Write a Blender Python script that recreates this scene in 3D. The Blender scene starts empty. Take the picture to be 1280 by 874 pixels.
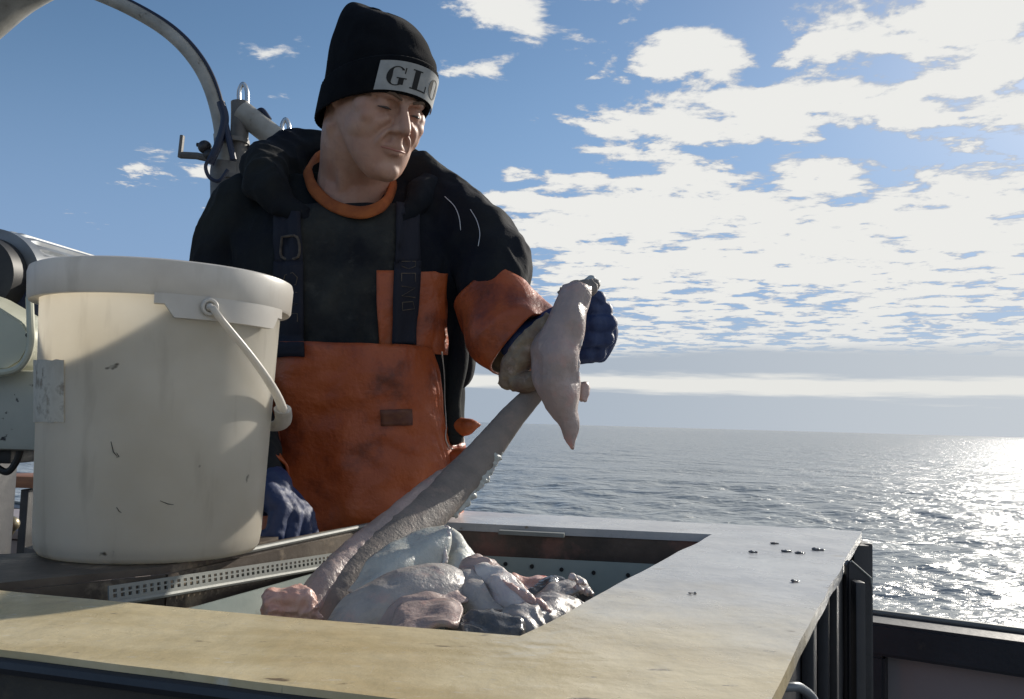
import bpy, bmesh, math, random
import numpy as np
from mathutils import Vector, Matrix, noise
from mathutils.bvhtree import BVHTree
random.seed(7); rng = np.random.default_rng(5)
C = bpy.context.scene.collection
R = math.radians
# ------------------------------------------------------------------ camera
F = 1100.0; PITCH = math.atan(91.5/F); ROLL = math.atan(.028)
CAM = Vector((0, 0, 1.16))
cr, sr, cp, sp = math.cos(ROLL), math.sin(ROLL), math.cos(PITCH), math.sin(PITCH)
cam = bpy.data.cameras.new('camera'); camo = bpy.data.objects.new('camera', cam); C.objects.link(camo)
ax = Vector((cr, -sp*sr, cp*sr)); ay = Vector((-sr, -sp*cr, cp*cr)); az = -Vector((0, cp, sp))
camo.matrix_world = Matrix(((ax.x, ay.x, az.x, 0), (ax.y, ay.y, az.y, 0), (ax.z, ay.z, az.z, 1.16), (0, 0, 0, 1)))
cam.sensor_width = 36; cam.lens = 36*F/1280; cam.clip_start = .02; cam.clip_end = 20000
bpy.context.scene.camera = camo

def ray(px, py):
    x = (px-640)/F; y = -(py-437)/F
    x, y = cr*x-sr*y, sr*x+cr*y
    return Vector((x, cp-sp*y, sp+cp*y))
def Pz(px, py, z):                      # point at height z (relative to the lens)
    r = ray(px, py); return CAM + r*(z/r.z)
def P(px, py, Y):                       # point at depth Y
    r = ray(px, py); return CAM + r*(Y/r.y)

# ------------------------------------------------------------------ world and sun
SUN_AZ, SUN_EL = R(40.5), R(24)
W = bpy.data.worlds.new('World'); bpy.context.scene.world = W; W.use_nodes = True
nt = W.node_tree; N = nt.nodes; L = nt.links; N.clear()
def mth(op, a, b=None, c=None, clamp=False):
    n = N.new('ShaderNodeMath'); n.operation = op; n.use_clamp = clamp
    for i, v in enumerate((a, b, c)):
        if v is None: continue
        if isinstance(v, (int, float)): n.inputs[i].default_value = v
        else: L.new(v, n.inputs[i])
    return n.outputs[0]
def mapr(v, a, b, c=0., d=1., smooth=True):
    n = N.new('ShaderNodeMapRange'); n.interpolation_type = 'SMOOTHSTEP' if smooth else 'LINEAR'
    L.new(v, n.inputs[0])
    for i, k in enumerate((a, b, c, d)): n.inputs[i+1].default_value = k
    return n.outputs[0]
def mixc(f, a, b):
    n = N.new('ShaderNodeMix'); n.data_type = 'RGBA'
    if isinstance(f, (int, float)): n.inputs[0].default_value = f
    else: L.new(f, n.inputs[0])
    for i, v in ((6, a), (7, b)):
        if isinstance(v, tuple): n.inputs[i].default_value = (*v, 1)
        else: L.new(v, n.inputs[i])
    return n.outputs[2]
sky = N.new('ShaderNodeTexSky'); sky.sky_type = 'NISHITA'; sky.sun_disc = False
sky.sun_elevation = SUN_EL; sky.sun_rotation = SUN_AZ; sky.air_density = 1.0; sky.dust_density = .25; sky.ozone_density = 1.6
tc = N.new('ShaderNodeTexCoord'); sx = N.new('ShaderNodeSeparateXYZ'); L.new(tc.outputs['Generated'], sx.inputs[0])
X, Y_, Z = sx.outputs
el = mth('MULTIPLY', mth('ARCSINE', Z), 57.2958)
azm = mth('MULTIPLY', mth('ARCTAN2', X, Y_), 57.2958)
zz = mth('ADD', mth('MAXIMUM', Z, 0.0), .035)
cx = N.new('ShaderNodeCombineXYZ'); L.new(mth('DIVIDE', X, zz), cx.inputs[0]); L.new(mth('DIVIDE', Y_, zz), cx.inputs[1]); cx.inputs[2].default_value = 3.7
def nz(vec, scale, detail, rough, dist=0., w=None):
    n = N.new('ShaderNodeTexNoise'); L.new(vec, n.inputs['Vector']); n.inputs['Scale'].default_value = scale
    n.inputs['Detail'].default_value = detail; n.inputs['Roughness'].default_value = rough; n.inputs['Distortion'].default_value = dist
    return n.outputs['Fac']
n1 = nz(cx.outputs[0], 4.4, 9, .60, .2)
n2 = nz(cx.outputs[0], .9, 3, .5)
n3 = nz(cx.outputs[0], 11.0, 6, .6)
def azel(px, py):
    r = ray(px, py).normalized(); return math.degrees(math.atan2(r.x, r.y)), math.degrees(math.asin(r.z))
# density: thick towards the sun, thinning to open blue on the left and overhead
bias = mth('ADD', mth('MULTIPLY', mapr(azm, -9, 7), .27), -.20)
bias = mth('SUBTRACT', bias, mth('MULTIPLY', mapr(el, 17, 24), .07))
bias = mth('ADD', bias, mth('MULTIPLY', mapr(azm, -2, 10), .018))
blobs = [  # px, py, rx(deg), ry(deg), weight: single large puffs and gaps
    (845, 62, 4.8, 1.9, .21), (1065, 62, 5.2, 2.1, .25), (1220, 40, 4.2, 2.6, .20), (900, 143, 8.5, 1.8, .22), (1215, 130, 4.8, 2.2, .20), (1120, 8, 5, 1.0, .16),
    (900, 330, 22, 4.0, .075), (620, 250, 6, 1.9, .12), (800, 255, 8, 2.2, .13), (1000, 320, 14, 4.5, .10), (720, 300, 6, 2.5, .08), (1180, 300, 10, 5, .05),
    (640, 125, 4.5, 2.8, -.15), (760, 20, 5, 1.6, -.12), (620, 170, 8, 1.5, -.10), (960, 55, 1.6, 2.5, -.16), (1130, 175, 7, 1.5, -.16), (1150, 95, 4, 1.0, -.12), (800, 195, 6, .8, -.12), (930, 100, 9, .7, -.12), (1230, 200, 4, 1.0, -.12),
    (1160, 10, 4, 1.3, -.05), (600, 15, 4.5, 1.6, .34), (330, 72, 3.2, 1.0, .31), (590, 88, 3.8, 1.3, .34), (330, 235, 4, 1.8, .34), (350, 120, 3, .8, .22), (185, 215, 2.8, .6, .26),
    (130, 80, 1.2, .4, .24), (960, 235, 3, .7, -.12), (930, 290, 3.5, .7, -.13), (780, 378, 7, 1.0, -.08), (1000, 370, 6, .7, -.10), (1180, 215, 4, 1.2, -.11), (720, 10, 3, 1.2, -.1)]
wob = mth('MULTIPLY', mth('SUBTRACT', n3, .5), 2.2)
for px, py, rx, ry, w in blobs:
    a0, e0 = azel(px, py)
    dx = mth('DIVIDE', mth('SUBTRACT', mth('ADD', azm, mth('MULTIPLY', wob, 1.5)), a0), rx)
    dy = mth('DIVIDE', mth('SUBTRACT', mth('ADD', el, mth('MULTIPLY', wob, .5)), e0), ry)
    q = mth('ADD', mth('MULTIPLY', dx, dx), mth('MULTIPLY', dy, dy))
    bias = mth('ADD', bias, mth('MULTIPLY', mth('EXPONENT', mth('MULTIPLY', q, -1.0)), w))
dens = mth('ADD', mth('ADD', mth('ADD', mth('MULTIPLY', mth('SUBTRACT', n1, .5), 1.35), .485), mth('MULTIPLY', mth('SUBTRACT', n2, .5), .22)), bias)
dens = mth('ADD', dens, mth('MULTIPLY', mth('SUBTRACT', n3, .5), .32))
cover = mapr(dens, .495, .60)
core = mapr(dens, .525, .66)
# layered stratus near the horizon
band = nz(cx.outputs[0], .35, 5, .6)
elw = mth('ADD', el, mth('MULTIPLY', mth('SUBTRACT', band, .5), 2.4))
low = mapr(elw, 5.4, 4.4)                               # 1 below about 4.8 degrees
streak = mth('MULTIPLY', mapr(elw, 1.9, 2.5), mapr(elw, 3.6, 3.1))
fadeup = mapr(el, 9, 4.5)
glow = mth('MULTIPLY', mapr(azm, -12, 40), 1.0)
skyc = N.new('ShaderNodeHueSaturation'); L.new(sky.outputs[0], skyc.inputs['Color']); skyc.inputs['Saturation'].default_value = 1.12; skyc.inputs['Value'].default_value = 1.0
SB = .10
base = mixc(mth('MULTIPLY', mapr(el, 24, 5), .75), skyc.outputs[0], (2.3, 3.5, 6.0))
def em(r, g, b): return (r/SB, g/SB, b/SB)
cl = mixc(core, em(.46, .51, .60), em(.84, .84, .815))
out = mixc(cover, base, cl)
out = mixc(mth('MULTIPLY', mapr(el, 9, 3), .25), out, em(.55, .62, .70))
lowc = mixc(streak, mixc(glow, em(.36, .43, .52), em(.58, .62, .66)), em(.80, .80, .77))
out = mixc(low, out, lowc)
out = mixc(mapr(el, -.2, -1.5), out, em(.12, .16, .2))
bg = N.new('ShaderNodeBackground'); bg.inputs['Strength'].default_value = SB; L.new(out, bg.inputs['Color'])
wo = N.new('ShaderNodeOutputWorld'); L.new(bg.outputs[0], wo.inputs[0])

sun = bpy.data.lights.new('sun', 'SUN'); sun.energy = 4.8; sun.angle = R(.6); sun.color = (1, .93, .82)
so = bpy.data.objects.new('sun', sun); C.objects.link(so); so.location = (3, 3, 6)
sd = Vector((math.sin(SUN_AZ)*math.cos(SUN_EL), math.cos(SUN_AZ)*math.cos(SUN_EL), math.sin(SUN_EL)))
so.rotation_euler = sd.to_track_quat('Z', 'Y').to_euler()
sc = bpy.context.scene
sc.view_settings.view_transform = 'Standard'; sc.view_settings.look = 'None'; sc.view_settings.exposure = 0; sc.view_settings.gamma = 1
sc.view_settings.use_curve_mapping = False
sc.cycles.max_bounces = 8

# ------------------------------------------------------------------ materials
def mat(name, col, rough=.6, metal=0., spec=.5, col2=None, nscale=6., detail=6, thr=(.35, .65), bump=0., bscale=40., bdist=.004,
        col3=None, scale3=20., thr3=(.6, .68), coat=0., stretch=(1, 1, 1), sheen=0., rough2=None, bump2=0., bscale2=8., bdist2=.02, sss=0.):
    m = bpy.data.materials.new(name); m.use_nodes = True; t = m.node_tree; n = t.nodes; l = t.links
    p = n['Principled BSDF']; tcx = n.new('ShaderNodeTexCoord'); mp = n.new('ShaderNodeMapping'); l.new(tcx.outputs['Object'], mp.inputs[0])
    mp.inputs['Scale'].default_value = stretch
    def noi(s, d=6, r=.6):
        q = n.new('ShaderNodeTexNoise'); l.new(mp.outputs[0], q.inputs['Vector']); q.inputs['Scale'].default_value = s; q.inputs['Detail'].default_value = d; q.inputs['Roughness'].default_value = r
        return q.outputs['Fac']
    def ramp(v, a, b, ca, cb):
        q = n.new('ShaderNodeMapRange'); l.new(v, q.inputs[0]); q.inputs[1].default_value = a; q.inputs[2].default_value = b
        x = n.new('ShaderNodeMix'); x.data_type = 'RGBA'; l.new(q.outputs[0], x.inputs[0])
        for i, v in ((6, ca), (7, cb)):
            if isinstance(v, tuple): x.inputs[i].default_value = (*v, 1)
            else: l.new(v, x.inputs[i])
        return x.outputs[2], q.outputs[0]
    p.inputs['Base Color'].default_value = (*col, 1)
    o = col
    if col2:
        o, f = ramp(noi(nscale, detail), thr[0], thr[1], col, col2)
        if rough2 is not None:
            q = n.new('ShaderNodeMapRange'); l.new(f, q.inputs[0]); q.inputs[3].default_value = rough; q.inputs[4].default_value = rough2; l.new(q.outputs[0], p.inputs['Roughness'])
    if col3: o, f = ramp(noi(scale3, 8, .65), thr3[0], thr3[1], o, col3)
    if not isinstance(o, tuple): l.new(o, p.inputs['Base Color'])
    if rough2 is None: p.inputs['Roughness'].default_value = rough
    p.inputs['Metallic'].default_value = metal; p.inputs['Specular IOR Level'].default_value = spec
    p.inputs['Coat Weight'].default_value = coat; p.inputs['Coat Roughness'].default_value = .15
    p.inputs['Sheen Weight'].default_value = sheen
    if sss: p.inputs['Subsurface Weight'].default_value = sss; p.inputs['Subsurface Scale'].default_value = .01; p.inputs['Subsurface Radius'].default_value = (1, .4, .25)
    last = None
    for s, sc_, d in ((bump, bscale, bdist), (bump2, bscale2, bdist2)):
        if s:
            b = n.new('ShaderNodeBump'); b.inputs['Strength'].default_value = s; b.inputs['Distance'].default_value = d
            l.new(noi(sc_, 5), b.inputs['Height'])
            if last: l.new(last, b.inputs['Normal'])
            last = b.outputs[0]
    if last: l.new(last, p.inputs['Normal'])
    return m
M = {}
M['skin'] = mat('skin', (.52, .315, .225), .52, col2=(.44, .235, .165), nscale=20, col3=(.36, .20, .15), scale3=70, thr3=(.52, .8), bump=.25, bscale=260, bdist=.001, sss=.12)
M['knit'] = mat('black_knit', (.0045, .005, .007), 1., spec=.2, col2=(.008, .009, .011), nscale=30, bump=.5, bscale=500, bdist=.001)
M['patch'] = mat('patch_cloth', (.42, .43, .42), .8, col2=(.34, .35, .35), nscale=60, bump=.3, bscale=900, bdist=.0006)
M['ink'] = mat('black_ink', (.012, .012, .012), .7)
M['navy'] = mat('navy_jacket', (.0035, .0055, .013), .9, spec=.25, col2=(.020, .022, .020), nscale=5, bump=.4, bscale=340, bdist=.001, bump2=.35, bscale2=9, bdist2=.02)
M['shirt'] = mat('olive_shirt', (.044, .045, .040), .9, spec=.25, col2=(.011, .012, .015), nscale=10, col3=(.075, .075, .066), scale3=16, thr3=(.56, .75), bump=.4, bscale=300, bdist=.001, bump2=.5, bscale2=14, bdist2=.02)
M['orange'] = mat('orange_oilskin', (.46, .105, .024), .45, col2=(.31, .058, .018), nscale=6, col3=(.06, .020, .014), scale3=6, thr3=(.52, .70), bump=.2, bscale=160, bdist=.001, bump2=.5, bscale2=11, bdist2=.02)
M['cuff_in'] = mat('grimy_cuff_lining', (.24, .16, .08), .6, col2=(.08, .055, .03), nscale=26, bump=.5, bscale=60, bdist=.003)
M['collar'] = mat('orange_collar', (.46, .13, .03), .85, col2=(.30, .075, .02), nscale=30, bump=.3, bscale=400, bdist=.001)
M['glove'] = mat('blue_rubber_glove', (.014, .034, .115), .58, col2=(.010, .024, .085), nscale=30, bump=.5, bscale=70, bdist=.003)
M['strap'] = mat('black_strap', (.008, .009, .018), .8, bump=.4, bscale=500, bdist=.001)
M['strap_text'] = mat('faded_print', (.13, .10, .07), .8, col2=(.05, .04, .035), nscale=90)
M['trim'] = mat('pale_trim', (.55, .50, .44), .6)
M['eye'] = mat('eye', (.05, .04, .035), .15)
M['brow'] = mat('brow_hair', (.14, .09, .06), .9)
M['lip'] = mat('lip', (.42, .17, .13), .45)
M['rubber'] = mat('black_rubber', (.012, .012, .013), .5, col2=(.03, .03, .03), nscale=15)
M['white_edge'] = mat('sunlit_piping', (.6, .62, .66), .5)
M['tan_top'] = mat('worn_fibreglass_top', (.62, .53, .36), .36, spec=.5, col2=(.74, .66, .48), nscale=5, col3=(.34, .25, .14), scale3=42, thr3=(.66, .74), bump=.3, bscale=34, bdist=.003, stretch=(1, 1, 1), rough2=.5)
M['steel_wall'] = mat('stained_steel', (.16, .13, .10), .5, metal=.1, col2=(.06, .045, .035), nscale=7, col3=(.34, .27, .19), scale3=11, thr3=(.54, .64), bump=.4, bscale=30, bdist=.004)
M['rust_wall'] = mat('rusty_steel', (.17, .12, .09), .55, col2=(.06, .045, .035), nscale=7, col3=(.24, .12, .09), scale3=9, thr3=(.54, .64), bump=.4, bscale=40, bdist=.004)
M['tub'] = mat('pale_green_tub', (.36, .41, .38), .35, col2=(.27, .32, .30), nscale=6, col3=(.16, .16, .14), scale3=18, thr3=(.6, .75), bump=.2, bscale=20, bdist=.003)
M['grimy'] = mat('grimy_brown_steel', (.075, .065, .05), .6, col2=(.04, .035, .03), nscale=8, col3=(.12, .10, .06), scale3=14, thr3=(.55, .7), bump=.3, bscale=40, bdist=.003)
M['galv'] = mat('galvanised_strip', (.27, .28, .255), .5, metal=.1, col2=(.22, .23, .22), nscale=16, bump=.2, bscale=50, bdist=.002)
M['dark_steel'] = mat('dark_painted_steel', (.030, .030, .034), .45, col2=(.016, .016, .019), nscale=5, col3=(.07, .06, .045), scale3=10, thr3=(.62, .75), bump=.3, bscale=40, bdist=.003, spec=.6)
M['pipe'] = mat('worn_white_pipe', (.42, .41, .37), .5, col2=(.26, .25, .22), nscale=9, col3=(.10, .08, .06), scale3=18, thr3=(.62, .72), bump=.25, bscale=40, bdist=.003, metal=.1)
M['pipe_dark'] = mat('grey_weathered_post', (.17, .165, .155), .55, col2=(.10, .095, .09), nscale=10, col3=(.25, .23, .2), scale3=22, thr3=(.6, .7), bump=.3, bscale=50, bdist=.003)
M['motor'] = mat('grey_motor_paint', (.24, .26, .28), .4, col2=(.17, .18, .19), nscale=12, metal=.3, bump=.15, bscale=60, bdist=.002)
M['cream'] = mat('cream_enamel', (.52, .52, .40), .35, col2=(.44, .44, .34), nscale=5, col3=(.2, .19, .13), scale3=24, thr3=(.68, .74), bump=.15, bscale=30, bdist=.003)
M['speck'] = mat('speckled_grey_paint', (.43, .44, .38), .45, col2=(.36, .37, .32), nscale=6, col3=(.03, .03, .03), scale3=46, thr3=(.63, .66), bump=.2, bscale=40, bdist=.003)
M['wood'] = mat('orange_brown_wood', (.32, .15, .07), .55, col2=(.20, .09, .05), nscale=8, stretch=(1, 8, 8))
M['panel'] = mat('mauve_grey_paint', (.36, .30, .28), .5, col2=(.29, .25, .24), nscale=2.5, col3=(.12, .08, .06), scale3=6, thr3=(.66, .8), bump=.1, bscale=20, bdist=.004)
M['deck'] = mat('wet_deck', (.09, .095, .09), .4, col2=(.05, .05, .05), nscale=3, bump=.3, bscale=60, bdist=.004)
M['hull'] = mat('hull_paint', (.05, .10, .22), .4, col2=(.04, .08, .17), nscale=2)
M['hook'] = mat('bright_shackle_steel', (.5, .52, .54), .25, metal=.85)
M['cable'] = mat('dark_blue_hose', (.012, .02, .05), .45)
M['brass'] = mat('dull_brass', (.30, .26, .17), .35, metal=.7)
def fishmat(name, a, b, c, th3=(.55, .7), s=24, rough=.42):
    return mat(name, a, rough, col2=b, nscale=s, col3=c, scale3=s*1.2, thr3=th3, bump=.6, bscale=150, bdist=.002, coat=.10, sss=.06, bump2=.5, bscale2=34, bdist2=.008)
M['f_grey'] = fishmat('grey_fish_skin', (.46, .42, .39), (.31, .29, .27), (.50, .36, .32))
M['f_pinkgrey'] = fishmat('pink_grey_flesh', (.46, .345, .31), (.33, .265, .24), (.50, .29, .25), (.55, .75))
M['f_pale'] = fishmat('pale_belly_skin', (.52, .54, .50), (.43, .45, .42), (.45, .36, .33), (.62, .75))
M['f_pink'] = fishmat('raw_pink_flesh', (.58, .30, .23), (.66, .46, .40), (.38, .08, .06), (.58, .68), 26)
M['f_white'] = fishmat('white_flesh', (.66, .62, .58), (.55, .48, .46), (.55, .25, .22), (.60, .72), 22)
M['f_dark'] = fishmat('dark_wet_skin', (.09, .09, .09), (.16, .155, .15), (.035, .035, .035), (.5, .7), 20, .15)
M['f_back'] = mat('brown_grey_back', (.27, .23, .20), .55, col2=(.19, .165, .145), nscale=22, col3=(.32, .25, .21), scale3=34, thr3=(.54, .72), bump=.7, bscale=260, bdist=.0015, bump2=.12, bscale2=50, bdist2=.003, spec=.35)
M['f_skin'] = mat('mottled_tan_skin', (.30, .235, .15), .5, col2=(.15, .09, .06), nscale=30, col3=(.40, .30, .24), scale3=44, thr3=(.55, .7), bump=.6, bscale=120, bdist=.003)
M['blood'] = mat('dark_red_flesh', (.16, .015, .015), .2)
# top plate of the table: wet grey metal and worn tan coating, sunlit yellow painted in
def plate_mat():
    m = bpy.data.materials.new('wet_galvanised_plate'); m.use_nodes = True; t = m.node_tree; n = t.nodes; l = t.links; p = n['Principled BSDF']
    tcx = n.new('ShaderNodeTexCoord')
    def noi(s, d=6, st=None, r=.6):
        q = n.new('ShaderNodeTexNoise'); q.inputs['Scale'].default_value = s; q.inputs['Detail'].default_value = d; q.inputs['Roughness'].default_value = r
        if st:
            mp = n.new('ShaderNodeMapping'); mp.inputs['Scale'].default_value = st; mp.inputs['Rotation'].default_value = (0, 0, R(14)); l.new(tcx.outputs['Object'], mp.inputs[0]); l.new(mp.outputs[0], q.inputs['Vector'])
        else: l.new(tcx.outputs['Object'], q.inputs['Vector'])
        return q.outputs['Fac']
    def rmp(v, a, b, c=0, d=1):
        q = n.new('ShaderNodeMapRange'); q.interpolation_type = 'SMOOTHSTEP'; l.new(v, q.inputs[0])
        for i, k in enumerate((a, b, c, d)): q.inputs[i+1].default_value = k
        return q.outputs[0]
    def mx(f, a, b):
        x = n.new('ShaderNodeMix'); x.data_type = 'RGBA'; l.new(f, x.inputs[0])
        for i, v in ((6, a), (7, b)):
            if isinstance(v, tuple): x.inputs[i].default_value = (*v, 1)
            else: l.new(v, x.inputs[i])
        return x.outputs[2]
    def ma(op, a, b):
        q = n.new('ShaderNodeMath'); q.operation = op
        for i, v in enumerate((a, b)):
            if isinstance(v, (int, float)): q.inputs[i].default_value = v
            else: l.new(v, q.inputs[i])
        return q.outputs[0]
    s = n.new('ShaderNodeSeparateXYZ'); l.new(tcx.outputs['Object'], s.inputs[0])
    # tan front coating has sun yellow painted in, the far grey sky shine (table coordinates)
    w = ma('ADD', ma('MULTIPLY', s.outputs[1], 1.0), ma('MULTIPLY', s.outputs[0], .5))
    w = ma('ADD', w, ma('MULTIPLY', ma('SUBTRACT', noi(4, 6), .5), .55))
    f = rmp(w, TAN0, TAN1)
    tan = mx(rmp(noi(7, 7, (1, 2.5, 1)), .35, .68), (.56, .45, .25), (.70, .59, .37))
    grey = mx(rmp(noi(9, 7), .3, .7), (.40, .405, .41), (.54, .54, .53))
    c = mx(f, tan, grey)
    c = mx(rmp(noi(15, 4, (1, 3.2, 1)), .655, .72), c, (.19, .14, .09))
    c = mx(rmp(noi(33, 8, (1, 2, 1)), .64, .72), c, (.24, .19, .13))
    c = mx(rmp(noi(60, 8, (1, 3, 1)), .60, .72, 0, .5), c, (.68, .66, .6))
    c = mx(rmp(noi(26, 3, (1, 34, 1)), .68, .72, 0, .45), c, (.20, .18, .15))
    c = mx(rmp(noi(19, 3, (30, 1, 1)), .69, .73, 0, .4), c, (.70, .69, .65))
    l.new(c, p.inputs['Base Color'])
    l.new(ma('ADD', rmp(noi(6, 6), .3, .7, .16, .34), ma('MULTIPLY', f, .02)), p.inputs['Roughness'])
    p.inputs['Specular IOR Level'].default_value = .55
    b = n.new('ShaderNodeBump'); b.inputs['Strength'].default_value = .35; b.inputs['Distance'].default_value = .003; l.new(noi(42, 5), b.inputs['Height'])
    b2 = n.new('ShaderNodeBump'); b2.inputs['Strength'].default_value = .35; b2.inputs['Distance'].default_value = .012; l.new(noi(9, 3), b2.inputs['Height']); l.new(b.outputs[0], b2.inputs['Normal'])
    l.new(b2.outputs[0], p.inputs['Normal'])
    return m
TAN0, TAN1 = -.36, .04
M['plate'] = plate_mat()
def bucket_mat(name, c, c2, tr=.45):
    m = bpy.data.materials.new(name); m.use_nodes = True; t = m.node_tree; n = t.nodes; l = t.links
    p = n['Principled BSDF']; o = n['Material Output']
    tcx = n.new('ShaderNodeTexCoord')
    q = n.new('ShaderNodeTexNoise'); q.inputs['Scale'].default_value = 9; q.inputs['Detail'].default_value = 8; l.new(tcx.outputs['Object'], q.inputs['Vector'])
    r = n.new('ShaderNodeMapRange'); r.inputs[1].default_value = .4; r.inputs[2].default_value = .7; l.new(q.outputs['Fac'], r.inputs[0])
    x = n.new('ShaderNodeMix'); x.data_type = 'RGBA'; l.new(r.outputs[0], x.inputs[0]); x.inputs[6].default_value = (*c, 1); x.inputs[7].default_value = (*c2, 1)
    mp = n.new('ShaderNodeMapping'); mp.inputs['Scale'].default_value = (1, 1, 1.5); l.new(tcx.outputs['Object'], mp.inputs[0])
    q2 = n.new('ShaderNodeTexNoise'); q2.inputs['Scale'].default_value = 27; q2.inputs['Detail'].default_value = 3; l.new(mp.outputs[0], q2.inputs['Vector'])
    r2 = n.new('ShaderNodeMapRange'); r2.inputs[1].default_value = .725; r2.inputs[2].default_value = .76; l.new(q2.outputs['Fac'], r2.inputs[0])
    x2 = n.new('ShaderNodeMix'); x2.data_type = 'RGBA'; l.new(r2.outputs[0], x2.inputs[0]); l.new(x.outputs[2], x2.inputs[6]); x2.inputs[7].default_value = (.16, .14, .11, 1)
    mp3 = n.new('ShaderNodeMapping'); mp3.inputs['Scale'].default_value = (1, 1, .22); l.new(tcx.outputs['Object'], mp3.inputs[0])
    q3 = n.new('ShaderNodeTexNoise'); q3.inputs['Scale'].default_value = 34; q3.inputs['Detail'].default_value = 6; l.new(mp3.outputs[0], q3.inputs['Vector'])
    r3 = n.new('ShaderNodeMapRange'); r3.inputs[1].default_value = .56; r3.inputs[2].default_value = .74; r3.inputs[4].default_value = .40; l.new(q3.outputs['Fac'], r3.inputs[0])
    x3 = n.new('ShaderNodeMix'); x3.data_type = 'RGBA'; l.new(r3.outputs[0], x3.inputs[0]); l.new(x2.outputs[2], x3.inputs[6]); x3.inputs[7].default_value = (.45, .41, .34, 1); x2 = x3
    l.new(x2.outputs[2], p.inputs['Base Color']); p.inputs['Roughness'].default_value = .38
    b = n.new('ShaderNodeBump'); b.inputs['Strength'].default_value = .12; b.inputs['Distance'].default_value = .004; l.new(q.outputs['Fac'], b.inputs['Height']); l.new(b.outputs[0], p.inputs['Normal'])
    ts = n.new('ShaderNodeBsdfTranslucent'); l.new(x2.outputs[2], ts.inputs['Color'])
    mx = n.new('ShaderNodeMixShader'); mx.inputs[0].default_value = tr; l.new(p.outputs[0], mx.inputs[1]); l.new(ts.outputs[0], mx.inputs[2]); l.new(mx.outputs[0], o.inputs['Surface'])
    return m
M['bucket'] = bucket_mat('white_bucket_plastic', (.88, .845, .765), (.78, .735, .64), .66)
M['bucket_rim'] = bucket_mat('white_rim_plastic', (.82, .79, .73), (.62, .58, .52), .3)
M['sticker'] = mat('torn_label_glue', (.50, .43, .33), .7, col2=(.66, .60, .49), nscale=30, col3=(.30, .24, .17), scale3=30, thr3=(.55, .65))

# ------------------------------------------------------------------ mesh helpers
def link_mesh(name, me, m, parent=None, smooth=True):
    o = bpy.data.objects.new(name, me); C.objects.link(o)
    if m:
        for q in (m if isinstance(m, (list, tuple)) else [m]): me.materials.append(q)
    if smooth is True:
        me.polygons.foreach_set('use_smooth', [True]*len(me.polygons))
    if parent is not None:
        p = parent; off = Vector()
        while p: off += p.location; p = p.parent
        me.transform(Matrix.Translation(-off)); o.parent = parent
    me.update(); return o
def mk(name, bm, m, parent=None, smooth=False, auto=True):
    bmesh.ops.recalc_face_normals(bm, faces=bm.faces[:])
    if auto and not smooth:
        for f in bm.faces: f.smooth = True
        for e in bm.edges:
            if len(e.link_faces) == 2 and e.calc_face_angle(0) > R(32): e.smooth = False
    me = bpy.data.meshes.new(name); bm.to_mesh(me); bm.free()
    return link_mesh(name, me, m, parent, smooth)
def at_origin(o, loc=None):
    """move a top-level mesh's origin to its base"""
    me = o.data; co = np.empty(len(me.vertices)*3); me.vertices.foreach_get('co', co); co = co.reshape(-1, 3)
    l = Vector(((co[:, 0].min()+co[:, 0].max())/2, (co[:, 1].min()+co[:, 1].max())/2, co[:, 2].min())) if loc is None else loc
    me.transform(Matrix.Translation(-l)); o.location = l; return o
def tag(o, label, cat, group=None, kind=None):
    if label: o['label'] = label
    if cat: o['category'] = cat
    if group: o['group'] = group
    if kind: o['kind'] = kind
    return o
def thing(name, loc, label, cat, group=None):
    o = bpy.data.objects.new(name, None); C.objects.link(o); o.location = loc; o.empty_display_size = .05
    return tag(o, label, cat, group)
def box(bm, a, b, bev=0., rot=None, loc=None):
    a = Vector(a); b = Vector(b); c = (a+b)/2; s = b-a
    mt = Matrix.Translation(c) @ Matrix.Diagonal((*s, 1))
    if rot is not None: mt = Matrix.Translation(loc or Vector()) @ rot @ mt
    r = bmesh.ops.create_cube(bm, size=1, matrix=mt)
    if bev:
        es = list({e for v in r['verts'] for e in v.link_edges})
        bmesh.ops.bevel(bm, geom=es, offset=bev, segments=2, affect='EDGES', profile=.6)
def prism(bm, pts, z0, z1, bev=0., flat=False):
    """vertical prism from xy outline"""
    vb = [bm.verts.new((p[0], p[1], z0)) for p in pts]; vt = [bm.verts.new((p[0], p[1], z1)) for p in pts]
    n = len(pts); fs = [bm.faces.new(vb[::-1]), bm.faces.new(vt)]
    for i in range(n): fs.append(bm.faces.new((vb[i], vb[(i+1) % n], vt[(i+1) % n], vt[i])))
    if bev: bmesh.ops.bevel(bm, geom=list({e for f in fs for e in f.edges}), offset=bev, segments=2, affect='EDGES')
def spline(pts, n=8):
    pts = [Vector(p) for p in pts]; out = []
    q = [2*pts[0]-pts[1]]+pts+[2*pts[-1]-pts[-2]]
    for i in range(1, len(q)-2):
        for k in range(n):
            t = k/n; a, b, c, d = q[i-1:i+3]
            out.append(.5*((2*b)+(c-a)*t+(2*a-5*b+4*c-d)*t*t+(3*b-a-3*c+d)*t**3))
    out.append(pts[-1]); return out
def spl1(v, n=8): return [p.x for p in spline([(a, 0, 0) for a in v], n)]
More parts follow.
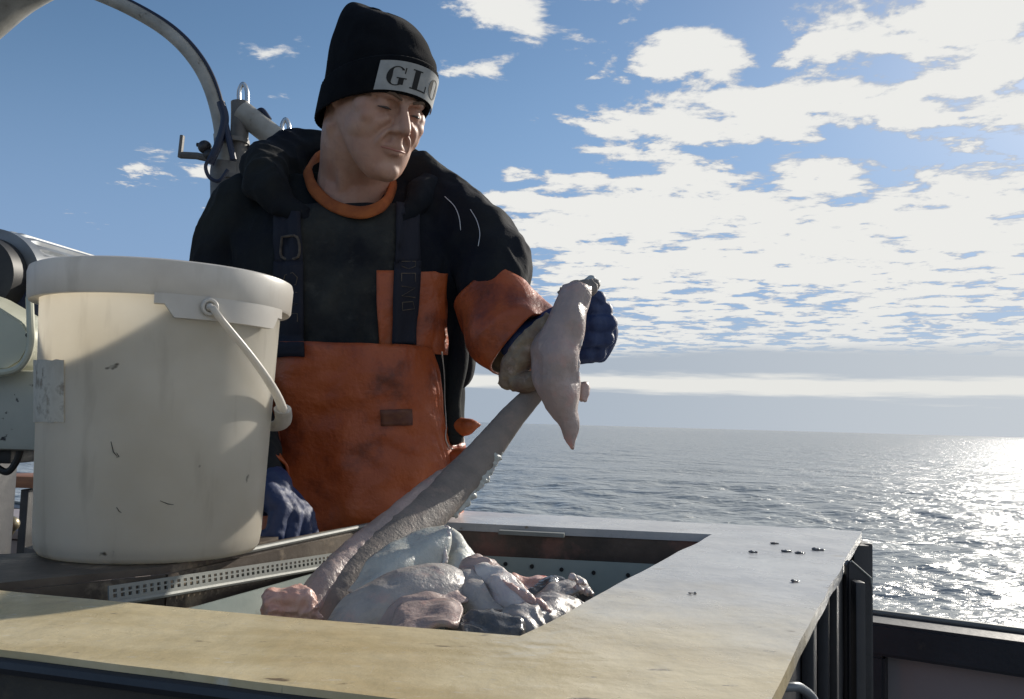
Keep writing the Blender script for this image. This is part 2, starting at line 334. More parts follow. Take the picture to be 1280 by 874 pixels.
def tube(bm, pts, rad, seg=12, cap=True, flat=1., up=None):
    pts = [Vector(p) for p in pts]; n = len(pts)
    if not isinstance(rad, (list, tuple)): rad = [rad]*n
    prev = None; rings = []
    for i, p in enumerate(pts):
        t = (pts[min(i+1, n-1)]-pts[max(i-1, 0)]).normalized()
        if prev is None:
            u = Vector(up) if up is not None else (Vector((0, 0, 1)) if abs(t.z) < .9 else Vector((1, 0, 0)))
        else: u = prev
        if up is not None: u = Vector(up)
        a = (u-t*u.dot(t)).normalized(); b = t.cross(a); prev = a
        rings.append([bm.verts.new(p+(a*math.cos(k*2*math.pi/seg)*flat+b*math.sin(k*2*math.pi/seg))*rad[i]) for k in range(seg)])
    for i in range(n-1):
        for k in range(seg): bm.faces.new((rings[i][k], rings[i][(k+1) % seg], rings[i+1][(k+1) % seg], rings[i+1][k]))
    if cap: bm.faces.new(rings[0][::-1]); bm.faces.new(rings[-1])
def torus_tube(bm, pts, rad, seg=10):
    pts = [Vector(p) for p in pts]; n = len(pts); c = sum(pts, Vector())/n; rings = []
    for i, p in enumerate(pts):
        t = (pts[(i+1) % n]-pts[i-1]).normalized(); a = (p-c); a = (a-t*a.dot(t)).normalized(); b = t.cross(a)
        r = rad[i] if isinstance(rad, (list, tuple)) else rad
        rings.append([bm.verts.new(p+(a*math.cos(k*2*math.pi/seg)+b*math.sin(k*2*math.pi/seg))*r) for k in range(seg)])
    for i in range(n):
        for k in range(seg): bm.faces.new((rings[i][k], rings[i][(k+1) % seg], rings[(i+1) % n][(k+1) % seg], rings[(i+1) % n][k]))
def ball(bm, c, r, rot=None, seg=20):
    if isinstance(r, (int, float)): r = (r, r, r)
    mt = Matrix.Translation(Vector(c)) @ (rot.to_4x4() if rot else Matrix()) @ Matrix.Diagonal((*r, 1))
    bmesh.ops.create_uvsphere(bm, u_segments=seg, v_segments=seg//2, radius=1, matrix=mt)
def limb(bm, pts, radii, flat=1., up=None, n=5, seg=16):
    """rounded tapered tube through pts"""
    sp_ = spline(pts, n); rr = spl1(radii, n)
    tube(bm, sp_, rr, seg, True, flat, up)
    if flat == 1.:
        ball(bm, sp_[0], rr[0]*.985, seg=16); ball(bm, sp_[-1], rr[-1]*.985, seg=16)
def loft(bm, rings, seg=48, cap=True, expo=2.0):
    """rings: (cx, cy, cz, rx, ry, yaw)"""
    rs = []
    for (x, y, z, rx, ry, yw) in rings:
        r = []
        for k in range(seg):
            a = 2*math.pi*k/seg; c, s = math.cos(a), math.sin(a)
            u = math.copysign(abs(c)**(2/expo), c)*rx; v = math.copysign(abs(s)**(2/expo), s)*ry
            r.append(bm.verts.new((x+u*math.cos(yw)-v*math.sin(yw), y+u*math.sin(yw)+v*math.cos(yw), z)))
        rs.append(r)
    for i in range(len(rs)-1):
        for k in range(seg): bm.faces.new((rs[i][k], rs[i][(k+1) % seg], rs[i+1][(k+1) % seg], rs[i+1][k]))
    if cap: bm.faces.new(rs[0][::-1]); bm.faces.new(rs[-1])
    return rs
def remesh(bm, voxel, smooth=2, factor=.5, subsmooth=0):
    bmesh.ops.triangulate(bm, faces=[f for f in bm.faces if len(f.verts) > 4])
    bmesh.ops.recalc_face_normals(bm, faces=bm.faces[:])
    me = bpy.data.meshes.new('tmp'); bm.to_mesh(me); bm.free()
    o = bpy.data.objects.new('tmp', me); C.objects.link(o)
    md = o.modifiers.new('r', 'REMESH'); md.mode = 'VOXEL'; md.voxel_size = voxel; md.adaptivity = 0
    if smooth: s = o.modifiers.new('s', 'SMOOTH'); s.iterations = smooth; s.factor = factor
    dg = bpy.context.evaluated_depsgraph_get(); dg.update()
    res = bpy.data.meshes.new_from_object(o.evaluated_get(dg))
    bpy.data.objects.remove(o); bpy.data.meshes.remove(me)
    return res
def displace(me, fn):
    """fn(co, no) -> offset along normal"""
    for v, nn in zip(me.vertices, [Vector(x.normal) for x in me.vertices]):
        v.co = v.co + nn*fn(v.co, nn)
    me.update()
def solid(me, fn): displace(me, fn)
def nz3(co, s, seed=0): return noise.noise(Vector((co.x*s[0]+seed, co.y*s[1], co.z*s[2])))
def ridge(co, s, seed=0): return 1-abs(noise.noise(Vector((co.x*s[0]+seed, co.y*s[1]+seed, co.z*s[2]))))*2
def bvh_of(*objs):
    vs = []; fs = []
    for o in objs:
        k = len(vs); off = Vector(); p = o
        while p: off += p.location; p = p.parent
        vs += [v.co+off for v in o.data.vertices]; fs += [tuple(i+k for i in p.vertices) for p in o.data.polygons]
    return BVHTree.FromPolygons(vs, fs)
def sheet(grid, thick, bm=None):
    """grid[i][j] of (point, normal) -> slab of the given thickness standing off the surface"""
    bm = bm or bmesh.new(); nu, nv = len(grid), len(grid[0])
    a = [[bm.verts.new(p+n*thick) for p, n in r] for r in grid]; b = [[bm.verts.new(p) for p, n in r] for r in grid]
    for i in range(nu-1):
        for j in range(nv-1):
            bm.faces.new((a[i][j], a[i+1][j], a[i+1][j+1], a[i][j+1])); bm.faces.new((b[i][j], b[i][j+1], b[i+1][j+1], b[i+1][j]))
    for i in range(nu-1):
        bm.faces.new((a[i][0], b[i][0], b[i+1][0], a[i+1][0])); bm.faces.new((a[i][-1], a[i+1][-1], b[i+1][-1], b[i][-1]))
    for j in range(nv-1):
        bm.faces.new((a[0][j], a[0][j+1], b[0][j+1], b[0][j])); bm.faces.new((a[-1][j], b[-1][j], b[-1][j+1], a[-1][j+1]))
    return bm
def on_body(bvh, px, py, off, fallback=1.45):
    r = ray(px, py).normalized(); h = bvh.ray_cast(CAM, r)
    if h[0] is None: return P(px, py, fallback), Vector((0, -1, 0))
    n = h[1] if h[1].dot(r) < 0 else -h[1]
    return h[0]+n*off, n
def patch_on(bvh, quad, nu, nv, off, thick, fallback=1.45, bm=None):
    """quad: pixel corners tl,tr,br,bl laid on a body"""
    g = []
    for i in range(nu+1):
        row = []
        for j in range(nv+1):
            u, v = i/nu, j/nv
            x = (1-v)*((1-u)*quad[0][0]+u*quad[1][0])+v*((1-u)*quad[3][0]+u*quad[2][0])
            y = (1-v)*((1-u)*quad[0][1]+u*quad[1][1])+v*((1-u)*quad[3][1]+u*quad[2][1])
            row.append(on_body(bvh, x, y, off, fallback))
        g.append(row)
    # even out the normals
    for row in g:
        for j in range(len(row)):
            n = sum((row[k][1] for k in range(max(0, j-3), min(len(row), j+4))), Vector()).normalized(); row[j] = (row[j][0], n)
    return sheet(g, thick, bm)

# ================================================================== SEA
def build_sea():
    zs = -1.45
    front = np.radians(np.linspace(-48, 48, 760)); back = np.radians(np.linspace(48, 312, 60))[1:-1]
    ang = np.concatenate([front, back]); na = len(ang)
    r = [2.0]
    while r[-1] < 45: r.append(r[-1]*1.0085)
    while r[-1] < 6000: r.append(r[-1]*1.028)
    r = np.array(r); nr = len(r)
    A, Rr = np.meshgrid(ang, r); X = np.sin(A)*Rr; Y = np.cos(A)*Rr; Zc = np.zeros_like(X)
    dr = np.gradient(r)[:, None]*np.ones_like(A)
    da = Rr*np.radians(96/760)*np.where((A > front[-1]+.001), 35, 1)
    sp_ = np.maximum(dr*.9, da)
    for i in range(90):
        lam = .28*(14/.28)**rng.random(); th = R(200)+rng.normal()*.75; k = 2*math.pi/lam
        amp = lam*.0038*(.6+.8*rng.random())*(1 if lam < 3 else .5)
        w = np.clip((lam/sp_-2.2)/2.5, 0, 1)
        ph = k*(X*math.sin(th)+Y*math.cos(th))+rng.random()*7
        s = np.sin(ph); Zc += amp*w*(1-np.abs(s)**1.0*1.0 if False else (s+.25*np.cos(2*ph)))
    Zc += zs
    vs = np.stack([X, Y, Zc], -1).reshape(-1, 3)
    i, j = np.meshgrid(np.arange(nr-1), np.arange(na), indexing='ij'); j2 = (j+1) % na
    f = np.stack([i*na+j, i*na+j2, (i+1)*na+j2, (i+1)*na+j], -1).reshape(-1, 4)
    me = bpy.data.meshes.new('sea'); me.vertices.add(len(vs)); me.vertices.foreach_set('co', vs.ravel())
    me.loops.add(f.size); me.loops.foreach_set('vertex_index', f.ravel()); me.polygons.add(len(f))
    me.polygons.foreach_set('loop_start', np.arange(0, f.size, 4)); me.polygons.foreach_set('loop_total', np.full(len(f), 4)); me.update(calc_edges=True); me.validate()
    m = bpy.data.materials.new('sea_water'); m.use_nodes = True; t = m.node_tree; n = t.nodes; l = t.links; p = n['Principled BSDF']
    p.inputs['Base Color'].default_value = (.31, .335, .335, 1); p.inputs['Roughness'].default_value = .26; p.inputs['IOR'].default_value = 1.33; p.inputs['Specular IOR Level'].default_value = .5
    g = n.new('ShaderNodeNewGeometry')
    def noi(s, st, d):
        mp = n.new('ShaderNodeMapping'); mp.inputs['Scale'].default_value = st; mp.inputs['Rotation'].default_value = (0, 0, R(-20)); l.new(g.outputs['Position'], mp.inputs[0])
        q = n.new('ShaderNodeTexNoise'); q.inputs['Scale'].default_value = s; q.inputs['Detail'].default_value = d; q.inputs['Roughness'].default_value = .6; l.new(mp.outputs[0], q.inputs['Vector']); return q.outputs['Fac']
    b = n.new('ShaderNodeBump'); b.inputs['Strength'].default_value = .8; b.inputs['Distance'].default_value = .09; l.new(noi(3.2, (1, 1.6, 1), 5), b.inputs['Height'])
    b2 = n.new('ShaderNodeBump'); b2.inputs['Strength'].default_value = .7; b2.inputs['Distance'].default_value = .9; l.new(noi(.35, (1, 1.9, 1), 4), b2.inputs['Height']); l.new(b.outputs[0], b2.inputs['Normal'])
    l.new(b2.outputs[0], p.inputs['Normal'])
    o = link_mesh('sea', me, m); o['kind'] = 'structure'
build_sea()

# ================================================================== BOAT: deck, hull and bulwark
RA = Vector((2.6, 1.40)); RB = Vector((-5.2, 6.2)); RD = (RB-RA).normalized(); RN = Vector((RD.y, -RD.x))   # RN points outboard (+y)
if RN.y < 0: RN = -RN
bm = bmesh.new()
prism(bm, [(2.6, 1.42), (2.6, -4), (-5.2, -4), (-5.2, 6.1)], -.12, 0)
mk('deck', bm, M['deck'])['kind'] = 'structure'
rail = thing('bulwark', (0.9, 2.46, 0), 'low painted bulwark with black capping rail along the deck edge beside the sea', 'bulwark')
def along(s, off, z): q = RA+RD*s+RN*off; return Vector((q.x, q.y, z))
LEN = (RB-RA).length
def slab(bm, s0, s1, o0, o1, z0, z1, bev=0.):
    vs = [along(s, o, z) for z in (z0, z1) for s, o in ((s0, o0), (s1, o0), (s1, o1), (s0, o1))]
    v = [bm.verts.new(p) for p in vs]; fs = []
    for q in ((3, 2, 1, 0), (4, 5, 6, 7), (0, 1, 5, 4), (1, 2, 6, 5), (2, 3, 7, 6), (3, 0, 4, 7)): fs.append(bm.faces.new([v[k] for k in q]))
    if bev: bmesh.ops.bevel(bm, geom=list({e for f in fs for e in f.edges}), offset=bev, segments=2, affect='EDGES')
bm = bmesh.new(); slab(bm, 0, LEN, .05, .09, .002, .60); mk('panel', bm, M['panel'], rail)
bm = bmesh.new(); slab(bm, 0, LEN, -.02, .15, .575, .66, .008); mk('cap_rail', bm, M['dark_steel'], rail)
bm = bmesh.new(); slab(bm, 0, LEN, .095, .118, .6605, .672, .004); mk('rail_trim', bm, M['galv'], rail)
for s in (1.87, 3.4, 5.2, 7.0):
    bm = bmesh.new(); slab(bm, s, s+.06, -.015, .049, .003, .574, .006); mk('stanchion', bm, M['dark_steel'], rail)
bm = bmesh.new(); slab(bm, -.1, LEN+.1, .16, .30, -1.9, .55); hull = mk('hull_side', bm, M['hull'], rail)

# brown plank and gear against the bulwark, seen left of the bucket
t = thing('wooden_plank', Pz(20, 640, -.62), 'orange brown wooden plank on dark brackets beyond the white bucket at the left', 'plank')
bm = bmesh.new(); a, b = P(-60, 600, 2.6), P(42, 602, 2.6); box(bm, a+Vector((0, 0, -.018)), b+Vector((0, .16, .014)), .004); mk('board', bm, M['wood'], t)
for px in (-10, 31):
    bm = bmesh.new(); q = P(px, 612, 2.62); box(bm, (q.x-.012, q.y, .30), (q.x+.012, q.y+.05, q.z), .003); mk('bracket', bm, M['rubber'], t)
t = thing('deck_locker', (-1.62, 2.9, 0), 'mauve grey locker standing low beyond the bucket at the left edge', 'locker')
bm = bmesh.new(); box(bm, (-2.1, 2.75, .02), (-1.30, 3.3, .76), .02); mk('cabinet', bm, M['panel'], t)
bm = bmesh.new(); box(bm, (-2.12, 2.73, .762), (-1.28, 3.32, .79), .01); mk('lid', bm, M['panel'], t)
bm = bmesh.new(); tube(bm, spline([P(-30, 660, 2.0), P(2, 648, 2.0), P(14, 655, 2.0), P(10, 668, 2.0), P(-20, 672, 2.0)]), .008, 8)
ball(bm, P(14, 655, 2.0), .018)
v = mk('brass_valve', bm, M['brass'], smooth=True); at_origin(v); tag(v, 'small dull brass pipe fitting at the lower left edge beside the bucket', 'pipe fitting')

# ================================================================== FISH BIN TABLE
ZT = 1.0
def xy(px, py): q = Pz(px, py, -.16); return Vector((q.x, q.y))
FR, BR, BL = xy(650, 795), xy(890, 668), xy(490, 650)
F1, F0 = xy(320, 768), xy(0, 738)
table = thing('fish_bin', (0, 1.0, 0), 'waist high metal fish bin with worn tan and grey top plate round an open tub', 'fish bin')
def plate(bm, pts, z0, z1, wob=.0, bev=.003):
    """horizontal plate with a slightly uneven edge"""
    out = []
    for i, p in enumerate(pts):
        q = pts[(i+1) % len(pts)]; n = max(1, int((Vector(q)-Vector(p)).length/.03)) if wob else 1
        for k in range(n):
            a = Vector(p).lerp(Vector(q), k/n)
            if k: a += Vector((noise.noise(Vector((a.x*9, a.y*9, 1))), noise.noise(Vector((a.x*9, a.y*9, 5)))))*wob
            out.append(a)
    prism(bm, out, z0, z1, bev)
farR, far5 = xy(1077, 664), xy(560, 637.5)
nearR = xy(960, 874); near5 = xy(450, 868); near0 = xy(0, 812)
nc = near0.lerp(near5, 0); dn = (near5-near0); dr_ = (nearR-farR)
# intersection of the front and right outer edges
def isect(p, d, q, e): 
    k = ((q.x-p.x)*e.y-(q.y-p.y)*e.x)/(d.x*e.y-d.y*e.x); return p+d*k
corner = isect(near5, dn, nearR, dr_)
NL = near0-dn*1.6; FL = F0+(F0-F1)*1.1
bm = bmesh.new()
outer = [farR, farR+(far5-farR)*1.0, xy(545, 651), BR*0+BL.lerp(BR, .16)]
# one L-shaped sheet: back strip, right plate, front plank
pts = [BL.lerp(BR, .0), FL*0+BR, FR, F1, F0, FL, NL, near0, near5, corner, farR, far5+(far5-farR)*.12, BL+Vector((.0, .05))]
plate(bm, pts, ZT-.012, ZT, .0035, .0)
o = mk('top_plate', bm, M['plate'], table)
# inner walls
def wall(bm, a, b, z0, z1, th, seg=14, wob=.003):
    a = Vector(a); b = Vector(b); d = (b-a).normalized(); n = Vector((d.y, -d.x)); rows = []
    for side in (0, th):
        g = []
        for i in range(seg+1):
            p = a.lerp(b, i/seg)+n*side; g.append([bm.verts.new((p.x+n.x*noise.noise(Vector((p.x*8, p.y*8, z*8)))*wob, p.y+n.y*noise.noise(Vector((p.x*8, p.y*8, z*8)))*wob, z)) for z in np.linspace(z0, z1, 6)])
        rows.append(g)
    A, B = rows
    for i in range(seg):
        for j in range(5):
            bm.faces.new((A[i][j], A[i+1][j], A[i+1][j+1], A[i][j+1])); bm.faces.new((B[i][j], B[i][j+1], B[i+1][j+1], B[i+1][j]))
        bm.faces.new((A[i][5], A[i+1][5], B[i+1][5], B[i][5])); bm.faces.new((A[i][0], B[i][0], B[i+1][0], A[i+1][0]))
    for g in (0, seg):
        for j in range(5): bm.faces.new((A[g][j], A[g][j+1], B[g][j+1], B[g][j]))
r1, r2, r3 = xy(320, 685), xy(205, 708), xy(0, 728)
ins = lambda p: Vector(p)
WZ0 = .52
def offs(a, b, k):      # push a segment away from the opening centre
    c = Vector((-.1, 1.05)); d = (b-a).normalized(); n = Vector((d.y, -d.x)); m = (a+b)/2
    if (m-c).dot(n) < 0: n = -n
    return a+n*k, b+n*k
a, b = offs(BL, BR, .004); bm = bmesh.new(); wall(bm, a, b.lerp(a, .0), WZ0, ZT-.0125, -.006); mk('back_wall', bm, M['rust_wall'], table)
a, b = offs(BR, FR, .006); bm = bmesh.new(); wall(bm, a, b, WZ0, ZT-.0125, .006); mk('side_wall', bm, M['steel_wall'], table)
a, b = offs(FR, FL, .006); bm = bmesh.new(); wall(bm, a, b, WZ0, ZT-.0125, .006); mk('front_wall', bm, M['steel_wall'], table)
bm = bmesh.new()
for a, b in ((BL, r1), (r1, r2), (r2, r3), (r3, r3+Vector((-.3, -.1)))):
    wall(bm, a, b, WZ0, ZT-.008, -.005)
mk('side_wall', bm, M['steel_wall'], table)
# steel rail strip on the left edge and the ledge carrying the bucket
bm = bmesh.new()
led = [BL, r1, r2, r3, r3+Vector((-.3, -.1)), (-.80, .99), xy(-60, 694), xy(60, 690), (-.56, 1.04), (-.56, 1.2), (-.42, 1.27), (-.30, 1.24), r1+Vector((-.010, .03)), BL+Vector((-.014, .006))]
plate(bm, led, ZT-.008, ZT-.0005, .001, .0)
mk('ledge', bm, M['steel_wall'], table)
bm = bmesh.new(); tube(bm, [Vector((p.x, p.y, ZT-.001)) for p in spline([(*BL, 0), (*BL.lerp(r1, .5), 0), (*r1, 0), (*r1.lerp(r2, .5), 0)], 6)], .0035, 8); mk('rail_lip', bm, M['galv'], table)
# back wall strap hinge plate
a = Pz(625, 662, -.166); b = Pz(706, 666, -.166)
bm = bmesh.new(); d = Vector((b.x-a.x, b.y-a.y, 0)).normalized(); n = Vector((-d.y, d.x, 0)); q = a-n*.012
vs = []
for dz in (0, -.006):
    for u, w in ((0, 0), ((b-a).length, 0), ((b-a).length, .014), (0, .014)):
        vs.append(bm.verts.new(q+d*u-n*w*-1+Vector((0, 0, dz))))
for f in ((0, 1, 2, 3), (7, 6, 5, 4), (0, 4, 5, 1), (1, 5, 6, 2), (2, 6, 7, 3), (3, 7, 4, 0)): bm.faces.new([vs[k] for k in f])
mk('hinge_bar', bm, M['galv'], table)
# outer skirt panels and legs
bm = bmesh.new(); wall(bm, NL+Vector((.0, .012)), corner+Vector((-.006, .012)), .50, ZT-.0125, .006); mk('front_panel', bm, M['grimy'], table)
bm = bmesh.new(); tube(bm, [Vector((p.x, p.y, ZT-.010)) for p in (NL+Vector((0, -.001)), corner)], .0055, 8); mk('edge_band', bm, M['dark_steel'], table)
nR = Vector((-(corner-farR).y, (corner-farR).x)).normalized()
if nR.x > 0: nR = -nR
bm = bmesh.new(); wall(bm, corner+nR*.03, farR+nR*.03, .50, ZT-.0125, .006); mk('side_panel', bm, M['dark_steel'], table)
dR = (corner-farR).normalized()
bm = bmesh.new(); wall(bm, farR+nR*.03, Vector((far5.x, far5.y))+Vector((0.01, -.03)), .50, ZT-.0125, .006); mk('back_panel', bm, M['dark_steel'], table)
for q in (farR+nR*.02-Vector((0, .03)), corner+nR*.04+Vector((-.01, .05)), Vector((-.50, .70)), Vector((-.13, 1.5))):
    bm = bmesh.new(); box(bm, (q.x-.02, q.y-.02, .003), (q.x+.02, q.y+.02, ZT-.014), .004); mk('leg', bm, M['dark_steel'], table)
# ribs on the outside of the side panel and the clipped corner bracket plate
for k, w in ((.30, .014), (.42, .010), (.56, .014)):
    q = farR.lerp(corner, k)+nR*.018; bm = bmesh.new(); box(bm, (-.006, -w, .52), (.006, w, ZT-.016), .002, Matrix.Rotation(math.atan2(dR.y, dR.x)-math.pi/2, 4, 'Z'), Vector((q.x, q.y, 0))); mk('rib', bm, M['dark_steel'], table)
bk = thing('clipped_bracket', (.43, 1.06, 0), 'black upright steel plate with clipped top corner standing beside the bin right side', 'bracket')
pp = [P(1059, 874, 1.08), P(1059, 704, 1.08), P(1061, 702, 1.08), P(1064, 701, 1.08), P(1088, 722, 1.08), P(1090, 735, 1.08), P(1086, 874, 1.08)]
pp[0].z = pp[-1].z = .003
bm = bmesh.new(); f = bm.faces.new([bm.verts.new(p) for p in pp]); e = bmesh.ops.extrude_face_region(bm, geom=[f]); bmesh.ops.translate(bm, verts=[v for v in e['geom'] if isinstance(v, bmesh.types.BMVert)], vec=(0, .012, 0))
bmesh.ops.bevel(bm, geom=bm.edges[:], offset=.002, segments=2, affect='EDGES'); mk('upright_plate', bm, M['dark_steel'], bk)
bm = bmesh.new(); q = P(1068, 760, 1.07); box(bm, (q.x-.006, q.y-.02, .003), (q.x+.006, q.y-.002, .985), .003); mk('stiffener', bm, M['dark_steel'], bk)
bm = bmesh.new(); tube(bm, [p+Vector((0, -.001, 0)) for p in pp[3:6]], .0009, 6); mk('worn_edge', bm, M['galv'], bk)
bm = bmesh.new(); box(bm, (-.012, -.012, .003), (.012, .012, .985), .002, Matrix(), Vector((P(1073, 690, 1.40).x, 1.40, 0))); o = mk('corner_post', bm, M['dark_steel'], table)
# bent handrail at the bottom edge right of the table
bm = bmesh.new()
h = [P(930, 868, .72), P(985, 859, .72), P(1004, 862, .73), P(1020, 882, .74), P(1026, 930, .74)]
for d in (0, .012):
    tube(bm, spline([p+Vector((0, -.6*d, -d)) for p in h], 6), .0038, 10)
hd = mk('bent_handle', bm, M['motor'], smooth=True); at_origin(hd); tag(hd, 'bent double grey metal bar at the bottom edge under the table corner', 'handle')

# inner tub
tub = thing('fish_tub', (-.1, 1.05, .53), 'pale green grey tub with small drain holes sitting inside the fish bin', 'tub')
def inset(p, k):
    c = Vector((-.10, 1.08)); return p+(c-p).normalized()*k
TZ = .955
cor = [inset(BR, .035), inset(BL, .03), inset(r1, .02), inset(F1+Vector((-.19, .09)), .02), inset(F1, .0)+Vector((-.0, .015)), inset(FR, .03)]
bm = bmesh.new()
n = len(cor)
cc = Vector((-.1, 1.08))
for i in range(n):
    a, b = cor[i], cor[(i+1) % n]
    vv = [(a, TZ), (b, TZ), (b.lerp(cc, .12), .56), (a.lerp(cc, .12), .56)]
    vo = [bm.verts.new((p.x, p.y, z)) for p, z in vv]
    bm.faces.new(vo)
bmesh.ops.remove_doubles(bm, verts=bm.verts[:], dist=.0005)
low_ = [v for v in bm.verts if v.co.z < .6]; low_.sort(key=lambda v: math.atan2(v.co.y-cc.y, v.co.x-cc.x)); bm.faces.new(low_)
me_o = mk('tub_wall', bm, M['tub'], tub, auto=False)
sm = me_o.modifiers.new('s', 'SOLIDIFY'); sm.thickness = .004; sm.offset = 1
bvt = bvh_of(me_o)
for px, py in ((665, 708), (702, 712), (785, 719), (742, 716), (632, 705)):
    r = ray(px, py).normalized(); h = bvt.ray_cast(CAM, r)
    if h[0] is not None:
        nn = h[1] if h[1].dot(r) < 0 else -h[1]
        mt = Matrix.Translation(h[0]+nn*.0015) @ nn.to_track_quat('Z', 'Y').to_matrix().to_4x4()
        bm = bmesh.new(); bmesh.ops.create_cone(bm, cap_ends=True, segments=14, radius1=.0032, radius2=.0032, depth=.002, matrix=mt); mk('drain_hole', bm, M['ink'], tub)
# perforated galvanised strip on the near-left side of the tub
A = Pz(437, 699, -.200); B = Pz(135, 749, -.176)
st = thing('perforated_strip', B.lerp(A, .5), 'perforated galvanised metal strip lying along the left side of the tub', 'metal strip')
bm = bmesh.new(); d = (B-A).normalized(); up = Vector((0, 0, 1)); nn = d.cross(up).normalized()
if nn.x < 0: nn = -nn
upn = (up*.97-nn*.12).normalized()
NL_ = 46; ln = (B-A).length
hole = lambda i, j: False
rows = [-.003, -.0015, .0005, .004, .0055, .0085, .010, .012]
for i in range(NL_*2):
    for j in range(len(rows)-1):
        if j in (2, 4) and i % 2 == 0: continue
        u0, u1 = ln*i/(NL_*2), ln*(i+1)/(NL_*2)
        q = [A+d*u0+upn*rows[j], A+d*u1+upn*rows[j], A+d*u1+upn*rows[j+1], A+d*u0+upn*rows[j+1]]
        bm.faces.new([bm.verts.new(v) for v in q])
bmesh.ops.remove_doubles(bm, verts=bm.verts[:], dist=.0002)
o = mk('mesh_web', bm, M['galv'], st, auto=False); sm = o.modifiers.new('s', 'SOLIDIFY'); sm.thickness = .0016
bm = bmesh.new(); tube(bm, [A-upn*.005, B-upn*.005], .003, 8); mk('lower_flange', bm, M['galv'], st)

# ================================================================== BUCKET
BC = Vector((-.420, 1.056)); BZ = ZT+.0008; BH = .322
bucket = thing('white_bucket', (BC.x, BC.y, BZ), 'large open white plastic bucket with folded down handle standing on the bin ledge', 'bucket')
def lathe(bm, prof, c, seg=96):
    rs = []
    for r, z in prof: rs.append([bm.verts.new((c.x+r*math.cos(2*math.pi*k/seg), c.y+r*math.sin(2*math.pi*k/seg), z)) for k in range(seg)])
    for i in range(len(rs)-1):
        for k in range(seg): bm.faces.new((rs[i][k], rs[i][(k+1) % seg], rs[i+1][(k+1) % seg], rs[i+1][k]))
    return rs
R0, R1 = .123, .135
pr = [(R0-.012, .003), (R0-.004, 0), (R0, .006), (R0+.002, .02)]+[(R0+.002+(R1-R0-.002)*k/12, .02+(BH-.05)*k/12) for k in range(1, 13)]+[(R1, BH-.01), (R1-.0022, BH-.01)]
pr += [(R1-.0022-(R1-R0)*k/12, BH-.01-(BH-.02)*k/12) for k in range(1, 13)]
bm = bmesh.new(); rs = lathe(bm, [(r, z+BZ) for r, z in pr], BC); bm.faces.new(rs[-1]); bm.faces.new(rs[0][::-1]); mk('pail', bm, M['bucket'], bucket, smooth=True)
RR = .1475
pr = [(R1+.001, BH-.038), (RR-.002, BH-.039), (RR, BH-.036), (RR+.0015, BH-.008), (RR, BH-.002), (RR-.004, BH), (R1-.004, BH-.001), (R1-.006, BH-.004), (R1-.006, BH-.012), (R1+.001, BH-.012), (R1+.001, BH-.038)]
bm = bmesh.new(); lathe(bm, [(r, z+BZ) for r, z in pr], BC); mk('rim_band', bm, M['bucket_rim'], bucket)
def bpt(px, py, extra=0.):
    """point of the bucket wall seen at a pixel"""
    r = ray(px, py); a = r.x*r.x+r.y*r.y; rad = RR+extra; b = -2*(r.x*BC.x+r.y*BC.y); c = BC.x**2+BC.y**2-rad*rad
    disc = b*b-4*a*c; k = (-b-math.sqrt(max(disc, 0)))/(2*a); return CAM+r*k
# hinge lugs: widened band under the rim where the handle is fixed
hp = bpt(262, 375); ha = math.atan2(hp.y-BC.y, hp.x-BC.x)
for s, w in ((ha, 1), (ha+math.pi, 1)):
    bm = bmesh.new(); g = []
    for i in range(17):
        a = s-.38+1.15*i/16; dep = .062 if 2 <= i <= 14 else .048
        g.append([(Vector((BC.x+math.cos(a)*(R1+.0015), BC.y+math.sin(a)*(R1+.0015), BZ+BH-.034-(dep-.034)*j/4)), Vector((math.cos(a), math.sin(a), 0))) for j in range(5)])
    sheet(g, RR-R1-.002, bm); lug = mk('handle_lug', bm, M['bucket_rim'], bucket)
    bm = bmesh.new(); q = Vector((BC.x+math.cos(s)*(RR+.002), BC.y+math.sin(s)*(RR+.002), BZ+BH-.048)); nn = Vector((math.cos(s), math.sin(s), 0))
    tx = nn.cross(Vector((0, 0, 1)))
    torus_tube(bm, [q+(tx*math.cos(k*math.pi/10)+Vector((0, 0, 1))*math.sin(k*math.pi/10))*.0078 for k in range(20)], .0022)
    ball(bm, q, .0045); mk('boss', bm, M['bucket_rim'], lug, smooth=True)
# handle: half hoop hanging down round the right-hand side
def hpt(t):     # t 0..1 from the front lug to the rear lug, hanging on the right side
    a = ha+math.pi*t; drop = math.sin(math.pi*t)
    rad = RR+.007-.011*drop
    return Vector((BC.x+math.cos(a)*rad, BC.y+math.sin(a)*rad, BZ+BH-.048-.128*drop**.9))
hp_ = [hpt(k/40) for k in range(41)]
bm = bmesh.new(); tube(bm, hp_, [.0048+.0026*min(1, 3*k/40, 3*(40-k)/40) for k in range(41)], 12, flat=.7); hdl = mk('handle', bm, M['bucket_rim'], bucket, smooth=True)
bm = bmesh.new(); tube(bm, hp_[12:28], [.0105]*16, 14, flat=.62); mk('grip', bm, M['bucket_rim'], hdl)
